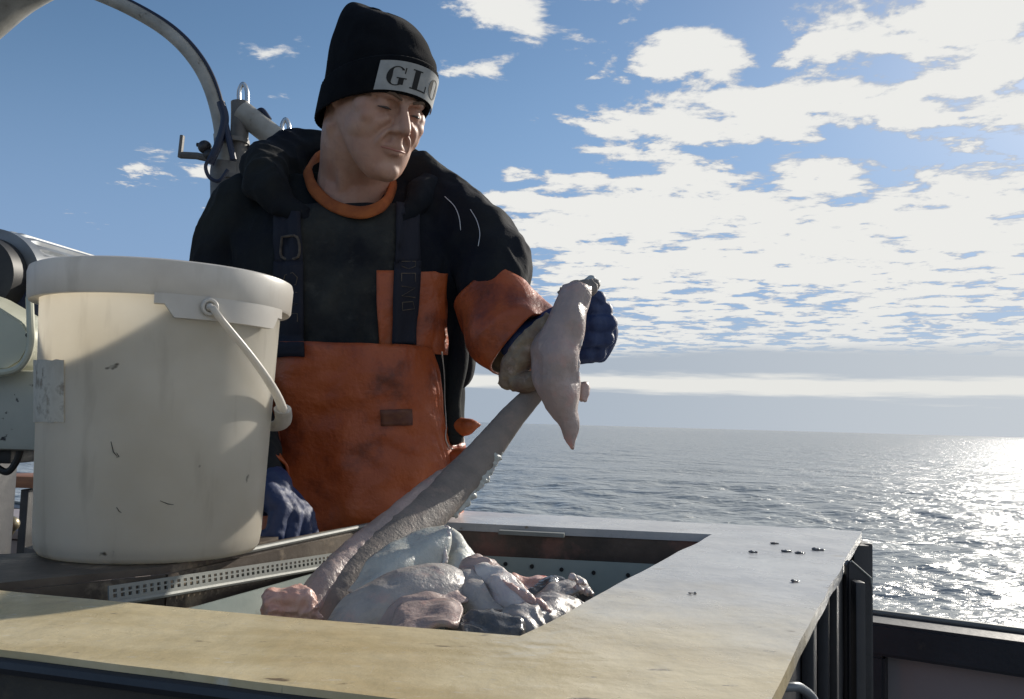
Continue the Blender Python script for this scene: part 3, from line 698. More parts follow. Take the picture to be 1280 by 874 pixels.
# torn label glue and scuffs
def wallp(px, py, off=.0006):
    r = ray(px, py); rad = R0
    for _ in range(6):
        a = r.x*r.x+r.y*r.y; b = -2*(r.x*BC.x+r.y*BC.y); c = BC.x**2+BC.y**2-rad*rad; k = (-b-math.sqrt(max(b*b-4*a*c, 0)))/(2*a); p = CAM+r*k
        h = min(max((p.z-BZ-.02)/(BH-.05), 0), 1); rad = R0+.002+(R1-R0-.002)*h
    nn = Vector((p.x-BC.x, p.y-BC.y, 0)).normalized(); return p+nn*off, nn
g = [[wallp(43+38*i/8+(1.5*noise.noise(Vector((j, 0, 0)))), 450+78*j/8+2*noise.noise(Vector((i*.9, 3, 0)))) for j in range(9)] for i in range(9)]
mk('torn_label', sheet(g, .0006), M['sticker'], bucket)
bm = bmesh.new()
for pts in ([(139, 552), (142, 565), (147, 571)], [(146, 566), (149, 571), (146, 572)], [(200, 626), (210, 630), (217, 631)], [(146, 634), (149, 639), (152, 641)]):
    bm = bmesh.new(); tube(bm, [wallp(*p)[0] for p in pts], [.0005, .0010, .0004], 6, flat=.5); mk('scuff_mark', bm, M['rubber'], bucket)

# ================================================================== LEFT MACHINERY
w = thing('net_hauler', P(-20, 640, 1.62)*1, 'cream and grey winch machine with ribbed motor behind the bucket', 'winch'); w.location.z = .02
bm = bmesh.new(); A = P(-12, 346, 1.62); B = P(120, 372, 2.05); dd = (B-A).normalized(); uu = Vector((0, 0, 1)); uu = (uu-dd*uu.dot(dd)).normalized(); vv = dd.cross(uu); rad = .088
rings = []
for i in range(25):
    p = A.lerp(B, i/24); r = []
    for k in range(144):
        a = k*2*math.pi/144; fin = .006*(1 if (k % 6) < 3 else 0) if 3 <= i <= 22 else 0
        rr_ = rad*(1.03 if i < 3 else 1)+fin; r.append(bm.verts.new(p+(uu*math.cos(a)+vv*math.sin(a))*rr_))
    rings.append(r)
for i in range(24):
    for k in range(144): bm.faces.new((rings[i][k], rings[i][(k+1) % 144], rings[i+1][(k+1) % 144], rings[i+1][k]))
bm.faces.new(rings[-1]); bm.faces.new(rings[0][::-1]); mk('motor', bm, M['motor'], w)
bm = bmesh.new(); tube(bm, [A-dd*.004, A-dd*.05], [rad*.82, rad*.80], 40); mk('motor_cap', bm, M['rubber'], w)
bm = bmesh.new(); box(bm, P(-80, 420, 1.60)+Vector((0, .02, 0)), P(60, 345, 1.60)+Vector((0, .3, 0)), .01); mk('motor_under_shade', bm, M['cable'], w)  # dark blue block stands in for the shade below the motor
# rounded cream cover
c0 = P(-12, 408, 1.42)
ol = [P(-90, 462, 1.42), P(-90, 345, 1.42), P(-40, 362, 1.42), P(0, 385, 1.42), P(28, 403, 1.42), P(36, 416, 1.42), P(36, 434, 1.42), P(26, 452, 1.42), P(10, 462, 1.42), P(-20, 464, 1.42)]
bm = bmesh.new(); f = bm.faces.new([bm.verts.new(p) for p in ol]); e = bmesh.ops.extrude_face_region(bm, geom=[f]); bmesh.ops.translate(bm, verts=[v for v in e['geom'] if isinstance(v, bmesh.types.BMVert)], vec=(0, .12, 0)); bmesh.ops.bevel(bm, geom=bm.edges[:], offset=.003, segments=2, affect='EDGES'); cv = mk('cream_cover', bm, M['cream'], w)
bm = bmesh.new(); tube(bm, spline([P(37, 372, 1.43), P(38, 400, 1.41), P(38, 434, 1.41), P(28, 456, 1.41), P(10, 465, 1.41), P(-25, 467, 1.41), P(-90, 466, 1.41)], 6), .006, 10); mk('cover_edge', bm, M['cream'], cv)
bm = bmesh.new(); ball(bm, P(35, 419, 1.413), .004); mk('screw', bm, M['ink'], cv)
bm = bmesh.new(); a, b = P(-110, 560, 1.45), P(75, 462, 1.45); box(bm, a, b+Vector((0, .22, -.002)), .012); mk('gear_case', bm, M['speck'], w)
bm = bmesh.new(); a, b = P(-70, 640, 1.55), P(-22, 560, 1.55); box(bm, Vector((a.x, a.y, .022)), b+Vector((0, .12, 0)), .01); mk('pedestal', bm, M['dark_steel'], w)
bm = bmesh.new(); a, b = P(-60, 578, 1.5), P(14, 562, 1.5); box(bm, a, b+Vector((0, .1, 0)), .005)
tube(bm, spline([P(-10, 580, 1.5), P(8, 590, 1.5), P(20, 578, 1.5), P(26, 562, 1.5)]), .006, 8); mk('drive_clamp', bm, M['rubber'], w)

# ================================================================== GANTRY POST AND ARCH
Y0 = 3.3
g = thing('gantry', (P(290, 300, Y0).x, Y0, .003), 'weathered pipe gantry with curved arch, grey post and shackles standing behind the fisherman', 'gantry')
base = P(290, 300, Y0)
def PG(px, py, y=Y0): return P(px, py, y)
bm = bmesh.new(); b0 = PG(285, 300); tube(bm, [Vector((b0.x, Y0, .004)), b0, PG(283, 215), PG(284, 205)], [.062, .062, .060, .058], 20); mk('post', bm, M['pipe_dark'], g)
bm = bmesh.new(); tube(bm, spline([PG(296, 245), PG(298, 200), PG(300, 150), PG(300, 128)]), .034, 18); mk('post', bm, M['pipe_dark'], g)
bm = bmesh.new(); tube(bm, spline([PG(284, 232), PG(280, 190), PG(278, 168)]), .034, 14); mk('sleeve', bm, M['pipe'], g)
arch = [(277, 215), (278, 180), (273, 145), (262, 108), (246, 78), (222, 50), (190, 26), (140, 0), (80, -22), (10, -38), (-60, -44), (-150, -30), (-230, 20), (-260, 120), (-265, 300)]
bm = bmesh.new(); tube(bm, spline([PG(x, y) for x, y in arch]+[Vector((PG(-265, 300).x, Y0, .006))], 6), .027, 14); mk('arch_pipe', bm, M['pipe'], g)
bm = bmesh.new(); tube(bm, spline([PG(x+7, y-6, Y0-.012) for x, y in arch[1:9]]+[PG(20, -60)], 6), .007, 8); mk('cable', bm, M['cable'], g)
bm = bmesh.new(); tube(bm, spline([PG(262, 205, 3.22), PG(274, 178, 3.22), PG(281, 150, 3.22), PG(276, 128, 3.22)]), .016, 10); tube(bm, spline([PG(292, 200, 3.22), PG(284, 165, 3.22), PG(279, 140, 3.22)]), .012, 10); mk('hose', bm, M['cable'], g)
bm = bmesh.new(); tube(bm, spline([PG(264, 195, 3.2), PG(257, 208, 3.2), PG(262, 222, 3.2), PG(274, 226, 3.2), PG(285, 212, 3.2)]), .007, 8); mk('hose', bm, M['cable'], g)
bm = bmesh.new(); tube(bm, [PG(302, 140), PG(356, 182), PG(470, 268)], .045, 22); mk('cross_pipe', bm, M['pipe'], g)
q = PG(455, 262); bm = bmesh.new(); tube(bm, [Vector((q.x, q.y, .004)), q], .045, 18); mk('post', bm, M['pipe_dark'], g)
for px, py, s in ((304, 128, 1.), (357, 170, .9)):
    bm = bmesh.new(); tube(bm, spline([PG(px-5*s, py+2), PG(px-5*s, py-14*s), PG(px, py-23*s), PG(px+4.5*s, py-14*s), PG(px+5*s, py+6*s)], 6), .0085, 10); mk('shackle', bm, M['hook'], g)
bm = bmesh.new(); tube(bm, spline([PG(322, 140), PG(328, 138), PG(337, 150)], 5), .010, 8); mk('pad_eye', bm, M['cable'], g)
bm = bmesh.new(); tube(bm, [PG(374, 172), PG(375, 164)], .005, 8); mk('pin', bm, M['hook'], g)
# bracket with upright tab on the left of the post
bm = bmesh.new(); tube(bm, [PG(268, 200), PG(246, 195), PG(226, 194)], .014, 8); tube(bm, [PG(225, 197), PG(228, 170)], .014, 8, flat=.6); br = mk('side_bracket', bm, M['pipe_dark'], g)
bm = bmesh.new(); tube(bm, [PG(246, 181), PG(262, 182)], .008, 8); ball(bm, PG(256, 184), .026); ball(bm, PG(262, 194), .024); mk('bolt', bm, M['dark_steel'], br)
bm = bmesh.new(); tube(bm, [PG(305, 184), PG(313, 185), PG(317, 182)], .010, 8); mk('bolt', bm, M['dark_steel'], g)
for yy in (176, 222): bm = bmesh.new(); tube(bm, [PG(290, yy), PG(290, yy+5)], .066, 20); mk('clamp_band', bm, M['pipe_dark'], g)
# pale arm in the upper left corner
bm = bmesh.new(); tube(bm, spline([Vector((P(-260, 300, 2.2).x, 2.2, .01)), P(-270, 300, 2.2), P(-160, 120, 2.2), P(-40, 12, 2.2), P(30, -40, 2.2), P(150, -90, 2.2), P(320, -130, 2.2), P(420, -140, 2.2)], 8), .095, 20)
o = mk('curved_davit', bm, M['pipe'], smooth=True); at_origin(o, Vector((P(-260, 300, 2.2).x, 2.2, .01))); tag(o, 'thick pale curved davit arm cutting the upper left corner', 'davit')

# ================================================================== THE FISHERMAN
FY = 1.56
foot = Vector((-.285, 1.60, .003))
def T(px, py, Y, hwpx, dep, yaw=0.): q = P(px, py, Y); return (q.x, q.y, q.z, hwpx*Y/F, dep, yaw)
def rot_axes(x, y, z): return Matrix(((x.x, y.x, z.x), (x.y, y.y, z.y), (x.z, y.z, z.z)))
# ---- hands: palm and five fingers, curl in degrees per joint
def hand(bm, w, X, Yd, Zd, s=1., curls=(40,)*4, thumb=(35, 30), fat=1., spread=3.):
    X, Yd, Zd = X.normalized(), Yd.normalized(), Zd.normalized()
    pt = lambda x, y, z: w+(X*x+Yd*y+Zd*z)*s
    limb(bm, [pt(0, -.035, 0), pt(.001, .0, 0), pt(.002, .03, 0)], [.026*s*fat, .027*s*fat, .03*s*fat], seg=14)
    kn = [(.030, .088), (.010, .094), (-.011, .090), (-.030, .080)]
    for i, (kx, ky) in enumerate(kn):
        limb(bm, [pt(kx*.55, .012, 0), pt(kx*.85, .05, .003), pt(kx, ky, .002)], [.017*s*fat, .0155*s*fat, .0125*s*fat], seg=12)
        Ls = [(.042, .026, .021), (.047, .029, .022), (.043, .027, .021), (.034, .021, .019)][i]
        a = 0; p = Vector((kx, ky, .002)); pts = [pt(*p)]; rr = [.0118*s*fat]
        sx_ = math.sin(R((kx*100)*spread*.9))
        for j in range(3):
            c = curls[i] if isinstance(curls[i], (int, float)) else curls[i][j]
            a += R(c); p = p+Vector((sx_*Ls[j], math.cos(a)*Ls[j], -math.sin(a)*Ls[j])); pts.append(pt(*p)); rr.append((.0112, .0102, .0088)[j]*s*fat)
        tube(bm, pts, rr, 12)
        for q, r_ in zip(pts, rr): ball(bm, q, r_*1.03, seg=14)
    a, b = R(thumb[0]), R(thumb[1]); p0 = Vector((.018, .012, -.004)); p1 = p0+Vector((math.sin(a)*.04, math.cos(a)*.04, -.008)); p2 = p1+Vector((math.sin(a*.6)*.032, math.cos(a*.6)*.03, -math.sin(b)*.02)); p3 = p2+Vector((math.sin(a*.3)*.02, math.cos(a*.2)*.024, -math.sin(b*1.3)*.018))
    pts = [pt(*q) for q in (p0, p1, p2, p3)]; rr = [.019*s*fat, .015*s*fat, .0125*s*fat, .0105*s*fat]; tube(bm, pts, rr, 12)
    for q, r_ in zip(pts, rr): ball(bm, q, r_*1.02, seg=14)

# right hand (behind the bucket edge, fingers over the rail), left hand (holding the fish)
wR = P(316, 596, 1.27); dirR = Vector((.66, -.25, -.50)).normalized(); thR = Vector((.25, .95, -.15)); zR = Vector((.55, -.1, .6))
thR = (thR-dirR*thR.dot(dirR)).normalized(); zR = (-thR.cross(dirR)).normalized()
if zR.z < 0: zR = -zR
hR = dict(curls=((38, 62, 40), (44, 64, 42), (50, 66, 42), (54, 66, 42)), thumb=(30, 25), spread=5)
wL = P(674, 424, 1.395); dirL = Vector((.97, -.16, .10)).normalized(); thL = Vector((-.10, 0, .99)); thL = (thL-dirL*thL.dot(dirL)).normalized(); zL = thL.cross(dirL).normalized()
if zL.y < 0: zL = -zL
hL = dict(curls=((62, 72, 40), (66, 74, 40), (68, 74, 40), (70, 74, 40)), thumb=(28, 60), spread=1)
armR = [P(312, 272, 1.57), P(292, 330, 1.59), P(282, 420, 1.58), P(288, 490, 1.50), P(305, 560, 1.36), wR]
armL = [P(562, 278, 1.57), P(594, 320, 1.555), P(618, 376, 1.49), P(642, 408, 1.44), wL]

# ---- head (local: face -Y, z up from the chin)
YAW, PIT, ROL = R(42), R(22), R(0)
HO = P(450, 212, 1.455)
HM = Matrix.Translation(HO) @ Matrix.Rotation(YAW, 4, 'Z') @ Matrix.Rotation(ROL, 4, 'Y') @ Matrix.Rotation(PIT, 4, 'X') @ Matrix.Scale(.945, 4)
def head(bm):
    sl = [(-.006, .018, -.082, -.050), (.002, .031, -.090, -.040), (.014, .042, -.094, -.020), (.03, .052, -.093, .0), (.046, .0585, -.0925, .02), (.06, .063, -.091, .04), (.075, .066, -.089, .060),
          (.09, .0685, -.087, .075), (.105, .070, -.083, .086), (.118, .069, -.078, .092), (.128, .070, -.081, .096), (.138, .071, -.090, .099), (.155, .074, -.092, .102), (.175, .074, -.087, .100), (.195, .070, -.076, .093),
          (.212, .060, -.058, .078), (.226, .042, -.035, .055), (.234, .020, -.010, .03)]
    rg = [(0, (f+b)/2, z, w, (b-f)/2, 0) for z, w, f, b in sl]
    loft(bm, rg, 40, True, 2.25)
    # nose
    limb(bm, [(0, -.086, .130), (0, -.095, .116), (0, -.106, .100), (0, -.113, .089)], [.0075, .0075, .009, .0098], seg=14)
    limb(bm, [(0, -.090, .10), (0, -.098, .088), (0, -.096, .080)], [.012, .0125, .009], seg=12)
    for s in (1, -1):
        ball(bm, (.0115*s, -.099, .0845), (.0075, .010, .0072))
        limb(bm, [(.010*s, -.090, .134), (.030*s, -.086, .1375), (.050*s, -.068, .134)], [.006, .007, .005], seg=12)     # brow
        ball(bm, (.031*s, -.0735, .1165), (.0150, .012, .0125))                                                        # lids
        ball(bm, (.042*s, -.066, .094), (.023, .016, .018)); limb(bm, [(.022*s, -.082, .098), (.036*s, -.077, .086), (.040*s, -.069, .065)], [.008, .011, .010], seg=12)
        limb(bm, [(.016*s, -.091, .084), (.027*s, -.090, .070), (.031*s, -.086, .056)], [.0035, .0045, .004], seg=10)       # nasolabial
        ball(bm, (.050*s, -.050, .108), (.0195, .026, .022)); ball(bm, (.046*s, -.042, .078), (.023, .036, .030))
        ball(bm, (.071*s, .020, .118), (.008, .016, .026), Matrix.Rotation(R(-12*1), 3, 'X'))
    limb(bm, [(-.024, -.088, .0545), (-.009, -.0975, .0580), (0, -.0985, .0570), (.009, -.0975, .0580), (.024, -.088, .0545)], [.003, .0046, .0046, .0046, .003], seg=10)
    limb(bm, [(-.021, -.088, .0485), (0, -.0975, .0465), (.021, -.088, .0485)], [.003, .0062, .003], seg=10)
    ball(bm, (0, -.088, .014), (.024, .011, .016)); ball(bm, (0, -.094, .066), (.012, .008, .012))
bm = bmesh.new(); head(bm); bm.transform(HM)
nb = P(442, 262, 1.56)
hl = lambda x, y, z: HM @ Vector((x, y, z))
limb(bm, [hl(0, .045, .09), hl(0, .04, .045), nb+Vector((.008, -.035, .055)), nb+Vector((0, -.012, -.02))], [.058, .058, .065, .072], seg=20)
for s in (1, -1): limb(bm, [hl(.055*s, .03, .06), (hl(.05*s, .0, .02)+nb)/2+Vector((0, -.02, .0)), nb+Vector((.02*s, -.055, -.005))], [.014, .013, .012], seg=10)
tors = [T(440, 262, 1.57, 60, .065), T(434, 282, 1.58, 120, .080), T(434, 310, 1.58, 130, .09), T(440, 360, 1.58, 122, .10), T(448, 440, 1.58, 120, .105), T(452, 540, 1.58, 112, .10), T(452, 640, 1.58, 118, .11), T(452, 700, 1.58, 122, .115), T(452, 745, 1.59, 110, .10)]
loft(bm, tors, 40)
ballc = lambda p, r: ball(bm, p, r)
for pts, k in ((armR, 0), (armL, 0)):
    limb(bm, pts, [.060, .054, .046, .040, .033, .027] if len(pts) == 6 else [.052, .044, .038, .034, .028], seg=14)
hip = P(452, 720, 1.59)
legs = []
for s in (-1, 1):
    pts = [Vector((hip.x+.085*s, 1.59, .88)), Vector((hip.x+.10*s, 1.575, .50)), Vector((hip.x+.11*s, 1.61, .12))]
    legs.append(pts); limb(bm, pts, [.082, .055, .036], seg=16); limb(bm, [pts[2]+Vector((0, .03, -.055)), pts[2]+Vector((.01*s, -.06, -.075)), pts[2]+Vector((.02*s, -.14, -.082))], [.036, .032, .026], seg=12)
hand(bm, wR, thR, dirR, zR, **hR); hand(bm, wL, thL, dirL, zL, **hL)
me = remesh(bm, .0028, 7, .5)
person = link_mesh('person', me, M['skin'])
at_origin(person, foot)
tag(person, 'man in black cap, navy jacket and orange overalls lifting a fish over the bin', 'person')
bvhead = bvh_of(person)
# eyes, brows and mouth line follow the head
for s in (1, -1):
    bm = bmesh.new(); limb(bm, [hl(.020*s, -.0850, .1140), hl(.031*s, -.0868, .1150), hl(.043*s, -.0800, .1138)], [.0008, .0021, .0008], seg=8); mk('eye', bm, M['eye'], person, smooth=True)
    bm = bmesh.new(); limb(bm, [hl(.013*s, -.0975, .1345), hl(.030*s, -.0945, .1400), hl(.048*s, -.079, .1375)], [.0022, .0030, .0015], seg=8); mk('eyebrow', bm, M['brow'], person, smooth=True)
bm = bmesh.new(); limb(bm, [hl(-.024, -.0905, .0515), hl(-.010, -.0995, .0522), hl(0, -.1015, .0516), hl(.010, -.0995, .0522), hl(.024, -.0905, .0515)], [.0010, .0016, .0016, .0016, .0010], seg=8); mk('mouth', bm, M['lip'], person, smooth=True)

# ---- knitted cap
def hat_ring(z, w, f, b, tilt, k=1.):
    out = []
    for i in range(120):
        a = 2*math.pi*i/120; c, s = math.cos(a), math.sin(a)
        u = math.copysign(abs(c)**.93, c)*w; v = math.copysign(abs(s)**.93, s)*(b-f)/2+(b+f)/2
        out.append((u, v, z+tilt*(v-f)))
    return out
def hat_surface(rows, rib, bm=None, phase=0):
    bm = bm or bmesh.new(); rs = []
    for z, w, f, b, tl in rows:
        r = []
        for i, (x, y, zz_) in enumerate(hat_ring(z, w, f, b, tl)):
            d = Vector((x, y-.005, 0)).normalized()*rib*(1 if i % 2 else -1); r.append(bm.verts.new(HM @ (Vector((x, y, zz_))+d)))
        rs.append(r)
    for i in range(len(rs)-1):
        for k in range(120): bm.faces.new((rs[i][k], rs[i][(k+1) % 120], rs[i+1][(k+1) % 120], rs[i+1][k]))
    return bm, rs
TL = -.36
rows = [(.180, .0815, -.098, .112, TL), (.196, .0825, -.097, .114, TL*.9), (.210, .0815, -.090, .115, TL*.5), (.222, .077, -.074, .118, -.02), (.242, .070, -.052, .120, .05), (.258, .059, -.024, .115, .09), (.268, .045, .004, .104, .09), (.274, .028, .030, .088, .05), (.276, .010, .048, .068, .0)]
rows = [tuple(v) for v in zip(*[spl1(c_, 4) for c_ in zip(*rows)])]
bm, rs = hat_surface(rows, .0007); bm.faces.new(rs[-1]); hat = mk('knit_cap', bm, M['knit'], person, smooth=True)
displace(hat.data, lambda co, n: .006*nz3(co, (14, 14, 9), 3)+.0015*ridge(co, (30, 30, 20), 1))
TL = -.46
cuff = [(.176, .0825, -.099, .113, TL), (.184, .0845, -.101, .1155, TL), (.182, .087, -.1045, .118, TL), (.160, .087, -.1045, .118, TL), (.138, .0865, -.104, .1175, TL), (.126, .086, -.1035, .117, TL), (.122, .084, -.101, .1145, TL), (.126, .081, -.097, .112, TL), (.15, .0805, -.096, .111, TL)]
cuff = [(c_[0]+.021,)+c_[1:] for c_ in cuff]
bm, rs = hat_surface(cuff, .0008); fold = mk('cap_fold', bm, M['knit'], hat, smooth=True)
# label sewn on the fold, facing forward; a0..a1 is the angle round the head
def fold_pt(u, v, off):
    a = R(-90-40)+R(98)*u; c, s = math.cos(a), math.sin(a); w, f, b = .087, -.1045, .118
    x = math.copysign(abs(c)**.93, c)*w; y = math.copysign(abs(s)**.93, s)*(b-f)/2+(b+f)/2
    n = Vector((c/w, s/((b-f)/2), 0)).normalized(); z = .1480+.048*v+TL*(y-f)
    return HM @ (Vector((x, y, z))+n*(.0014+off)), (HM.to_3x3() @ n)
g = [[fold_pt(i/30, j/6, 0) for j in range(7)] for i in range(31)]
pat = mk('cap_label', sheet(g, .0012), M['patch'], hat)
def glyph(bm, polys, u0, uw):
    for poly in polys:          # each poly: list of quads in glyph space 0..1
        g = [[fold_pt(u0+uw*x, .16+.66*y, .0013) for (x, y) in row] for row in poly]
        sheet(g, .0004, bm)
def rect(x0, x1, y0, y1, n=3): return [[(x0+(x1-x0)*i/n, y) for y in (y0, y1)] for i in range(n+1)]
def arc(cx_, cy_, rx, ry, a0, a1, th, n=18):
    out = []
    for i in range(n+1):
        a = R(a0+(a1-a0)*i/n); t = th*(.15+.85*abs(math.cos(a))**1.5)
        out.append([(cx_+(rx-t)*math.cos(a), cy_+(ry-.05)*math.sin(a)), (cx_+rx*math.cos(a), cy_+ry*math.sin(a))])
    return out
bm = bmesh.new()
glyph(bm, [arc(.50, .5, .44, .5, 42, 318, .26), rect(.62, .86, .08, .40), rect(.52, .98, .38, .44), rect(.84, .89, .66, .96)], .08, .23)
glyph(bm, [rect(.14, .40, 0, 1), rect(.02, .52, .94, 1.0), rect(.02, .92, 0, .07), rect(.87, .93, .0, .36)], .35, .21)
glyph(bm, [arc(.5, .5, .46, .5, 0, 360, .28, 28)], .58, .24)
mk('lettering', bm, M['ink'], pat)

# ---- jacket: torso, upper sleeves and bunched hood
bm = bmesh.new()
jr = [T(436, 226, 1.58, 78, .070), T(434, 240, 1.59, 112, .070), T(434, 262, 1.59, 142, .095), T(434, 285, 1.58, 152, .112), T(434, 310, 1.58, 155, .128), T(440, 360, 1.575, 148, .128), T(448, 440, 1.575, 130, .122), T(452, 520, 1.575, 118, .115), T(454, 580, 1.575, 116, .118)]
loft(bm, jr, 44)
limb(bm, armR, [.074, .070, .064, .058, .050, .040], seg=18)
limb(bm, [P(548, 270, 1.58), P(575, 292, 1.56), P(604, 318, 1.535), P(616, 338, 1.50), P(616, 356, 1.475)], [.072, .075, .068, .062, .058], seg=18)
limb(bm, [P(556, 330, 1.55), P(562, 400, 1.56), P(566, 460, 1.56)], [.05, .040, .03], seg=14)
limb(bm, [P(520, 225, 1.58), P(560, 258, 1.575), P(590, 285, 1.56)], [.045, .05, .05], seg=14)
me = remesh(bm, .0042, 4, .5)
cen = P(440, 300, 1.58)
def jd(co, n):
    side = abs(co.x-cen.x)
    return .010*nz3(co, (7, 7, 5), 2)+.006*ridge(co, (16, 12, 7), 4)*min(1, side/.12)+.0035*ridge(co, (30, 30, 14), 9)
jacket = link_mesh('jacket', me, M['navy'], person); displace(me, lambda co, n: jd(co+person.location, n))
# hem of the loose jacket hanging between overalls and arm
bm = bmesh.new(); limb(bm, [P(568, 400, 1.535), P(570, 450, 1.53), P(566, 500, 1.52), P(568, 545, 1.515)], [.022, .022, .014, .0165], seg=16)
mk('jacket_flap', bm, M['navy'], jacket, smooth=True)
bm = bmesh.new()
hp2 = [P(330, 226, 1.50), P(338, 206, 1.58), P(372, 192, 1.65), P(440, 196, 1.68), P(500, 205, 1.66), P(524, 222, 1.60), P(528, 240, 1.52), P(496, 272, 1.47), P(446, 290, 1.455), P(388, 272, 1.46), P(348, 250, 1.47)]
hp3 = [P(402, 288, 1.475)]+[hp2[9]+Vector((0, .015, -.01)), hp2[10]]+hp2[:7]+[P(510, 262, 1.49), P(484, 286, 1.475)]
limb(bm, hp3, [.010, .016, .026, .036, .042, .042, .040, .036, .030, .024, .016, .010], seg=16)
limb(bm, [P(334, 228, 1.56), P(362, 200, 1.63), P(396, 188, 1.66)], [.042, .042, .038], seg=16)
limb(bm, [P(500, 218, 1.64), P(532, 236, 1.60), P(560, 256, 1.58)], [.034, .030, .03], seg=16)
me = remesh(bm, .0042, 3, .5); hood = link_mesh('hood', me, M['navy'], jacket)
displace(me, lambda co, n: .008*ridge(co, (14, 14, 22), 6)-.003+.003*ridge(co, (34, 34, 30), 1))
# orange under-collar
bm = bmesh.new(); cpts = [P(384, 214, 1.52), P(392, 236, 1.49), P(416, 257, 1.462), P(450, 266, 1.448), P(476, 258, 1.46), P(488, 243, 1.50), P(492, 220, 1.55), P(486, 196, 1.62), P(440, 188, 1.65), P(398, 196, 1.60)]
cp2 = spline(cpts+[cpts[0]], 5)[:-1]
rr_ = []
n_ = len(cp2); cc_ = sum(cp2, Vector())/n_; ringsA = []
for i, p in enumerate(cp2):
    o_ = (p-cc_); o_.z = 0; o_.normalize(); r = []
    for k in range(10):
        a = 2*math.pi*k/10; r.append(bm.verts.new(p+o_*math.cos(a)*.006+Vector((-o_.x*.3, -o_.y*.3, 1)).normalized()*math.sin(a)*.0125))
    ringsA.append(r)
for i in range(n_):
    for k in range(10): bm.faces.new((ringsA[i][k], ringsA[i][(k+1) % 10], ringsA[(i+1) % n_][(k+1) % 10], ringsA[(i+1) % n_][k]))
mk('shirt_collar', bm, M['collar'], person, smooth=True)
bvj = bvh_of(jacket)
for pts in ([(556, 246), (568, 258), (574, 272), (576, 288)], [(588, 262), (596, 276), (600, 292), (598, 308)]):
    bm = bmesh.new(); tube(bm, spline([on_body(bvj, x, y, .0005, 1.5)[0] for x, y in pts], 5), [.0007]*16, 6); mk('lit_piping', bm, M['white_edge'], jacket, smooth=True)  # pale colour gives these lines the sunlit edge highlight of the shoulder
# olive shirt front showing between the straps
sh = patch_on(bvj, ((366, 262), (503, 262), (474, 450), (366, 452)), 26, 40, .006, .003); 
sw = mk('sweatshirt_front', sh, M['shirt'], jacket, smooth=True); displace(sw.data, lambda co, n: .006*ridge(co, (16, 10, 9), 5)+.003*nz3(co, (30, 20, 20), 2)-.001)

# ---- oilskin overalls
bm = bmesh.new(); SEG = 96; rows_ = []
prof = [(1.0, .0), ]
ob = [T(440, 438, 1.57, 125, .148), T(446, 490, 1.568, 122, .150), T(450, 540, 1.568, 120, .150), T(452, 590, 1.568, 122, .152), T(449, 640, 1.57, 120, .155), T(449, 700, 1.575, 122, .156), T(449, 760, 1.58, 124, .150), T(449, 800, 1.585, 122, .145)]
z_of = [r[2] for r in ob]
def oring(z):
    for a, b in zip(ob, ob[1:]):
        if a[2] >= z >= b[2]:
            t = (a[2]-z)/(a[2]-b[2]); return [a[k]+(b[k]-a[k])*t for k in range(6)]
    return ob[0] if z > ob[0][2] else ob[-1]
ztop, zlow = ob[0][2], ob[-1][2]; NV = 60
grid = []
for k in range(SEG):
    a = 2*math.pi*k/SEG; c, s = math.cos(a), math.sin(a)
    fr = max(0, -s)                                   # 1 facing the camera
    dip = 0
    d_side = abs(c)                                   # 1 at the flanks
    zt = ztop-.160*max(0, min(1, (d_side-.80)/.15)) - (.02 if s > 0 else 0)
    col_ = []
    for j in range(NV+1):
        z = zt+(zlow-zt)*j/NV; q = oring(z); cx_, cy_, _, rx, ry, _ = q
        u = math.copysign(abs(c)**.9, c)*rx; v = math.copysign(abs(s)**.9, s)*ry
        col_.append(bm.verts.new((cx_+u, cy_+v, z)))
    grid.append(col_)
for k in range(SEG):
    for j in range(NV): bm.faces.new((grid[k][j], grid[(k+1) % SEG][j], grid[(k+1) % SEG][j+1], grid[k][j+1]))
me = bpy.data.meshes.new('overalls'); bmesh.ops.recalc_face_normals(bm, faces=bm.faces[:]); bm.to_mesh(me); bm.free()
displace(me, lambda co, n: .011*nz3(co, (9, 9, 5), 7)+.010*ridge(co, (12, 12, 4.0), 3)-.005+.005*ridge(co, (20, 20, 26), 5))
over = link_mesh('overalls', me, M['orange'], person); sm = over.modifiers.new('s', 'SOLIDIFY'); sm.thickness = .003; sm.offset = 1
bvo = bvh_of(over, jacket)
bm = bmesh.new()
for s, pts in zip((-1, 1), legs):
    limb(bm, [pts[0]+Vector((0, 0, .05)), pts[1], pts[2]+Vector((0, 0, .12))], [.118, .095, .088], seg=20)
me = remesh(bm, .007, 3); displace(me, lambda co, n: .008*ridge(co, (9, 9, 14), 5)); link_mesh('trouser_legs', me, M['orange'], over)
for s, pts in zip((-1, 1), legs):
    bm = bmesh.new(); limb(bm, [pts[2]+Vector((0, .01, .16)), pts[2]+Vector((0, .015, .0)), pts[2]+Vector((0, .015, -.045))], [.070, .060, .060], seg=18)
    limb(bm, [pts[2]+Vector((0, .03, -.062)), pts[2]+Vector((.01*s, -.07, -.068)), pts[2]+Vector((.02*s, -.16, -.076))], [.052, .050, .040], seg=16)
    me = remesh(bm, .005, 3)
    for v in me.vertices: v.co.z = max(v.co.z, .004)
    link_mesh('boot', me, M['rubber'], person)
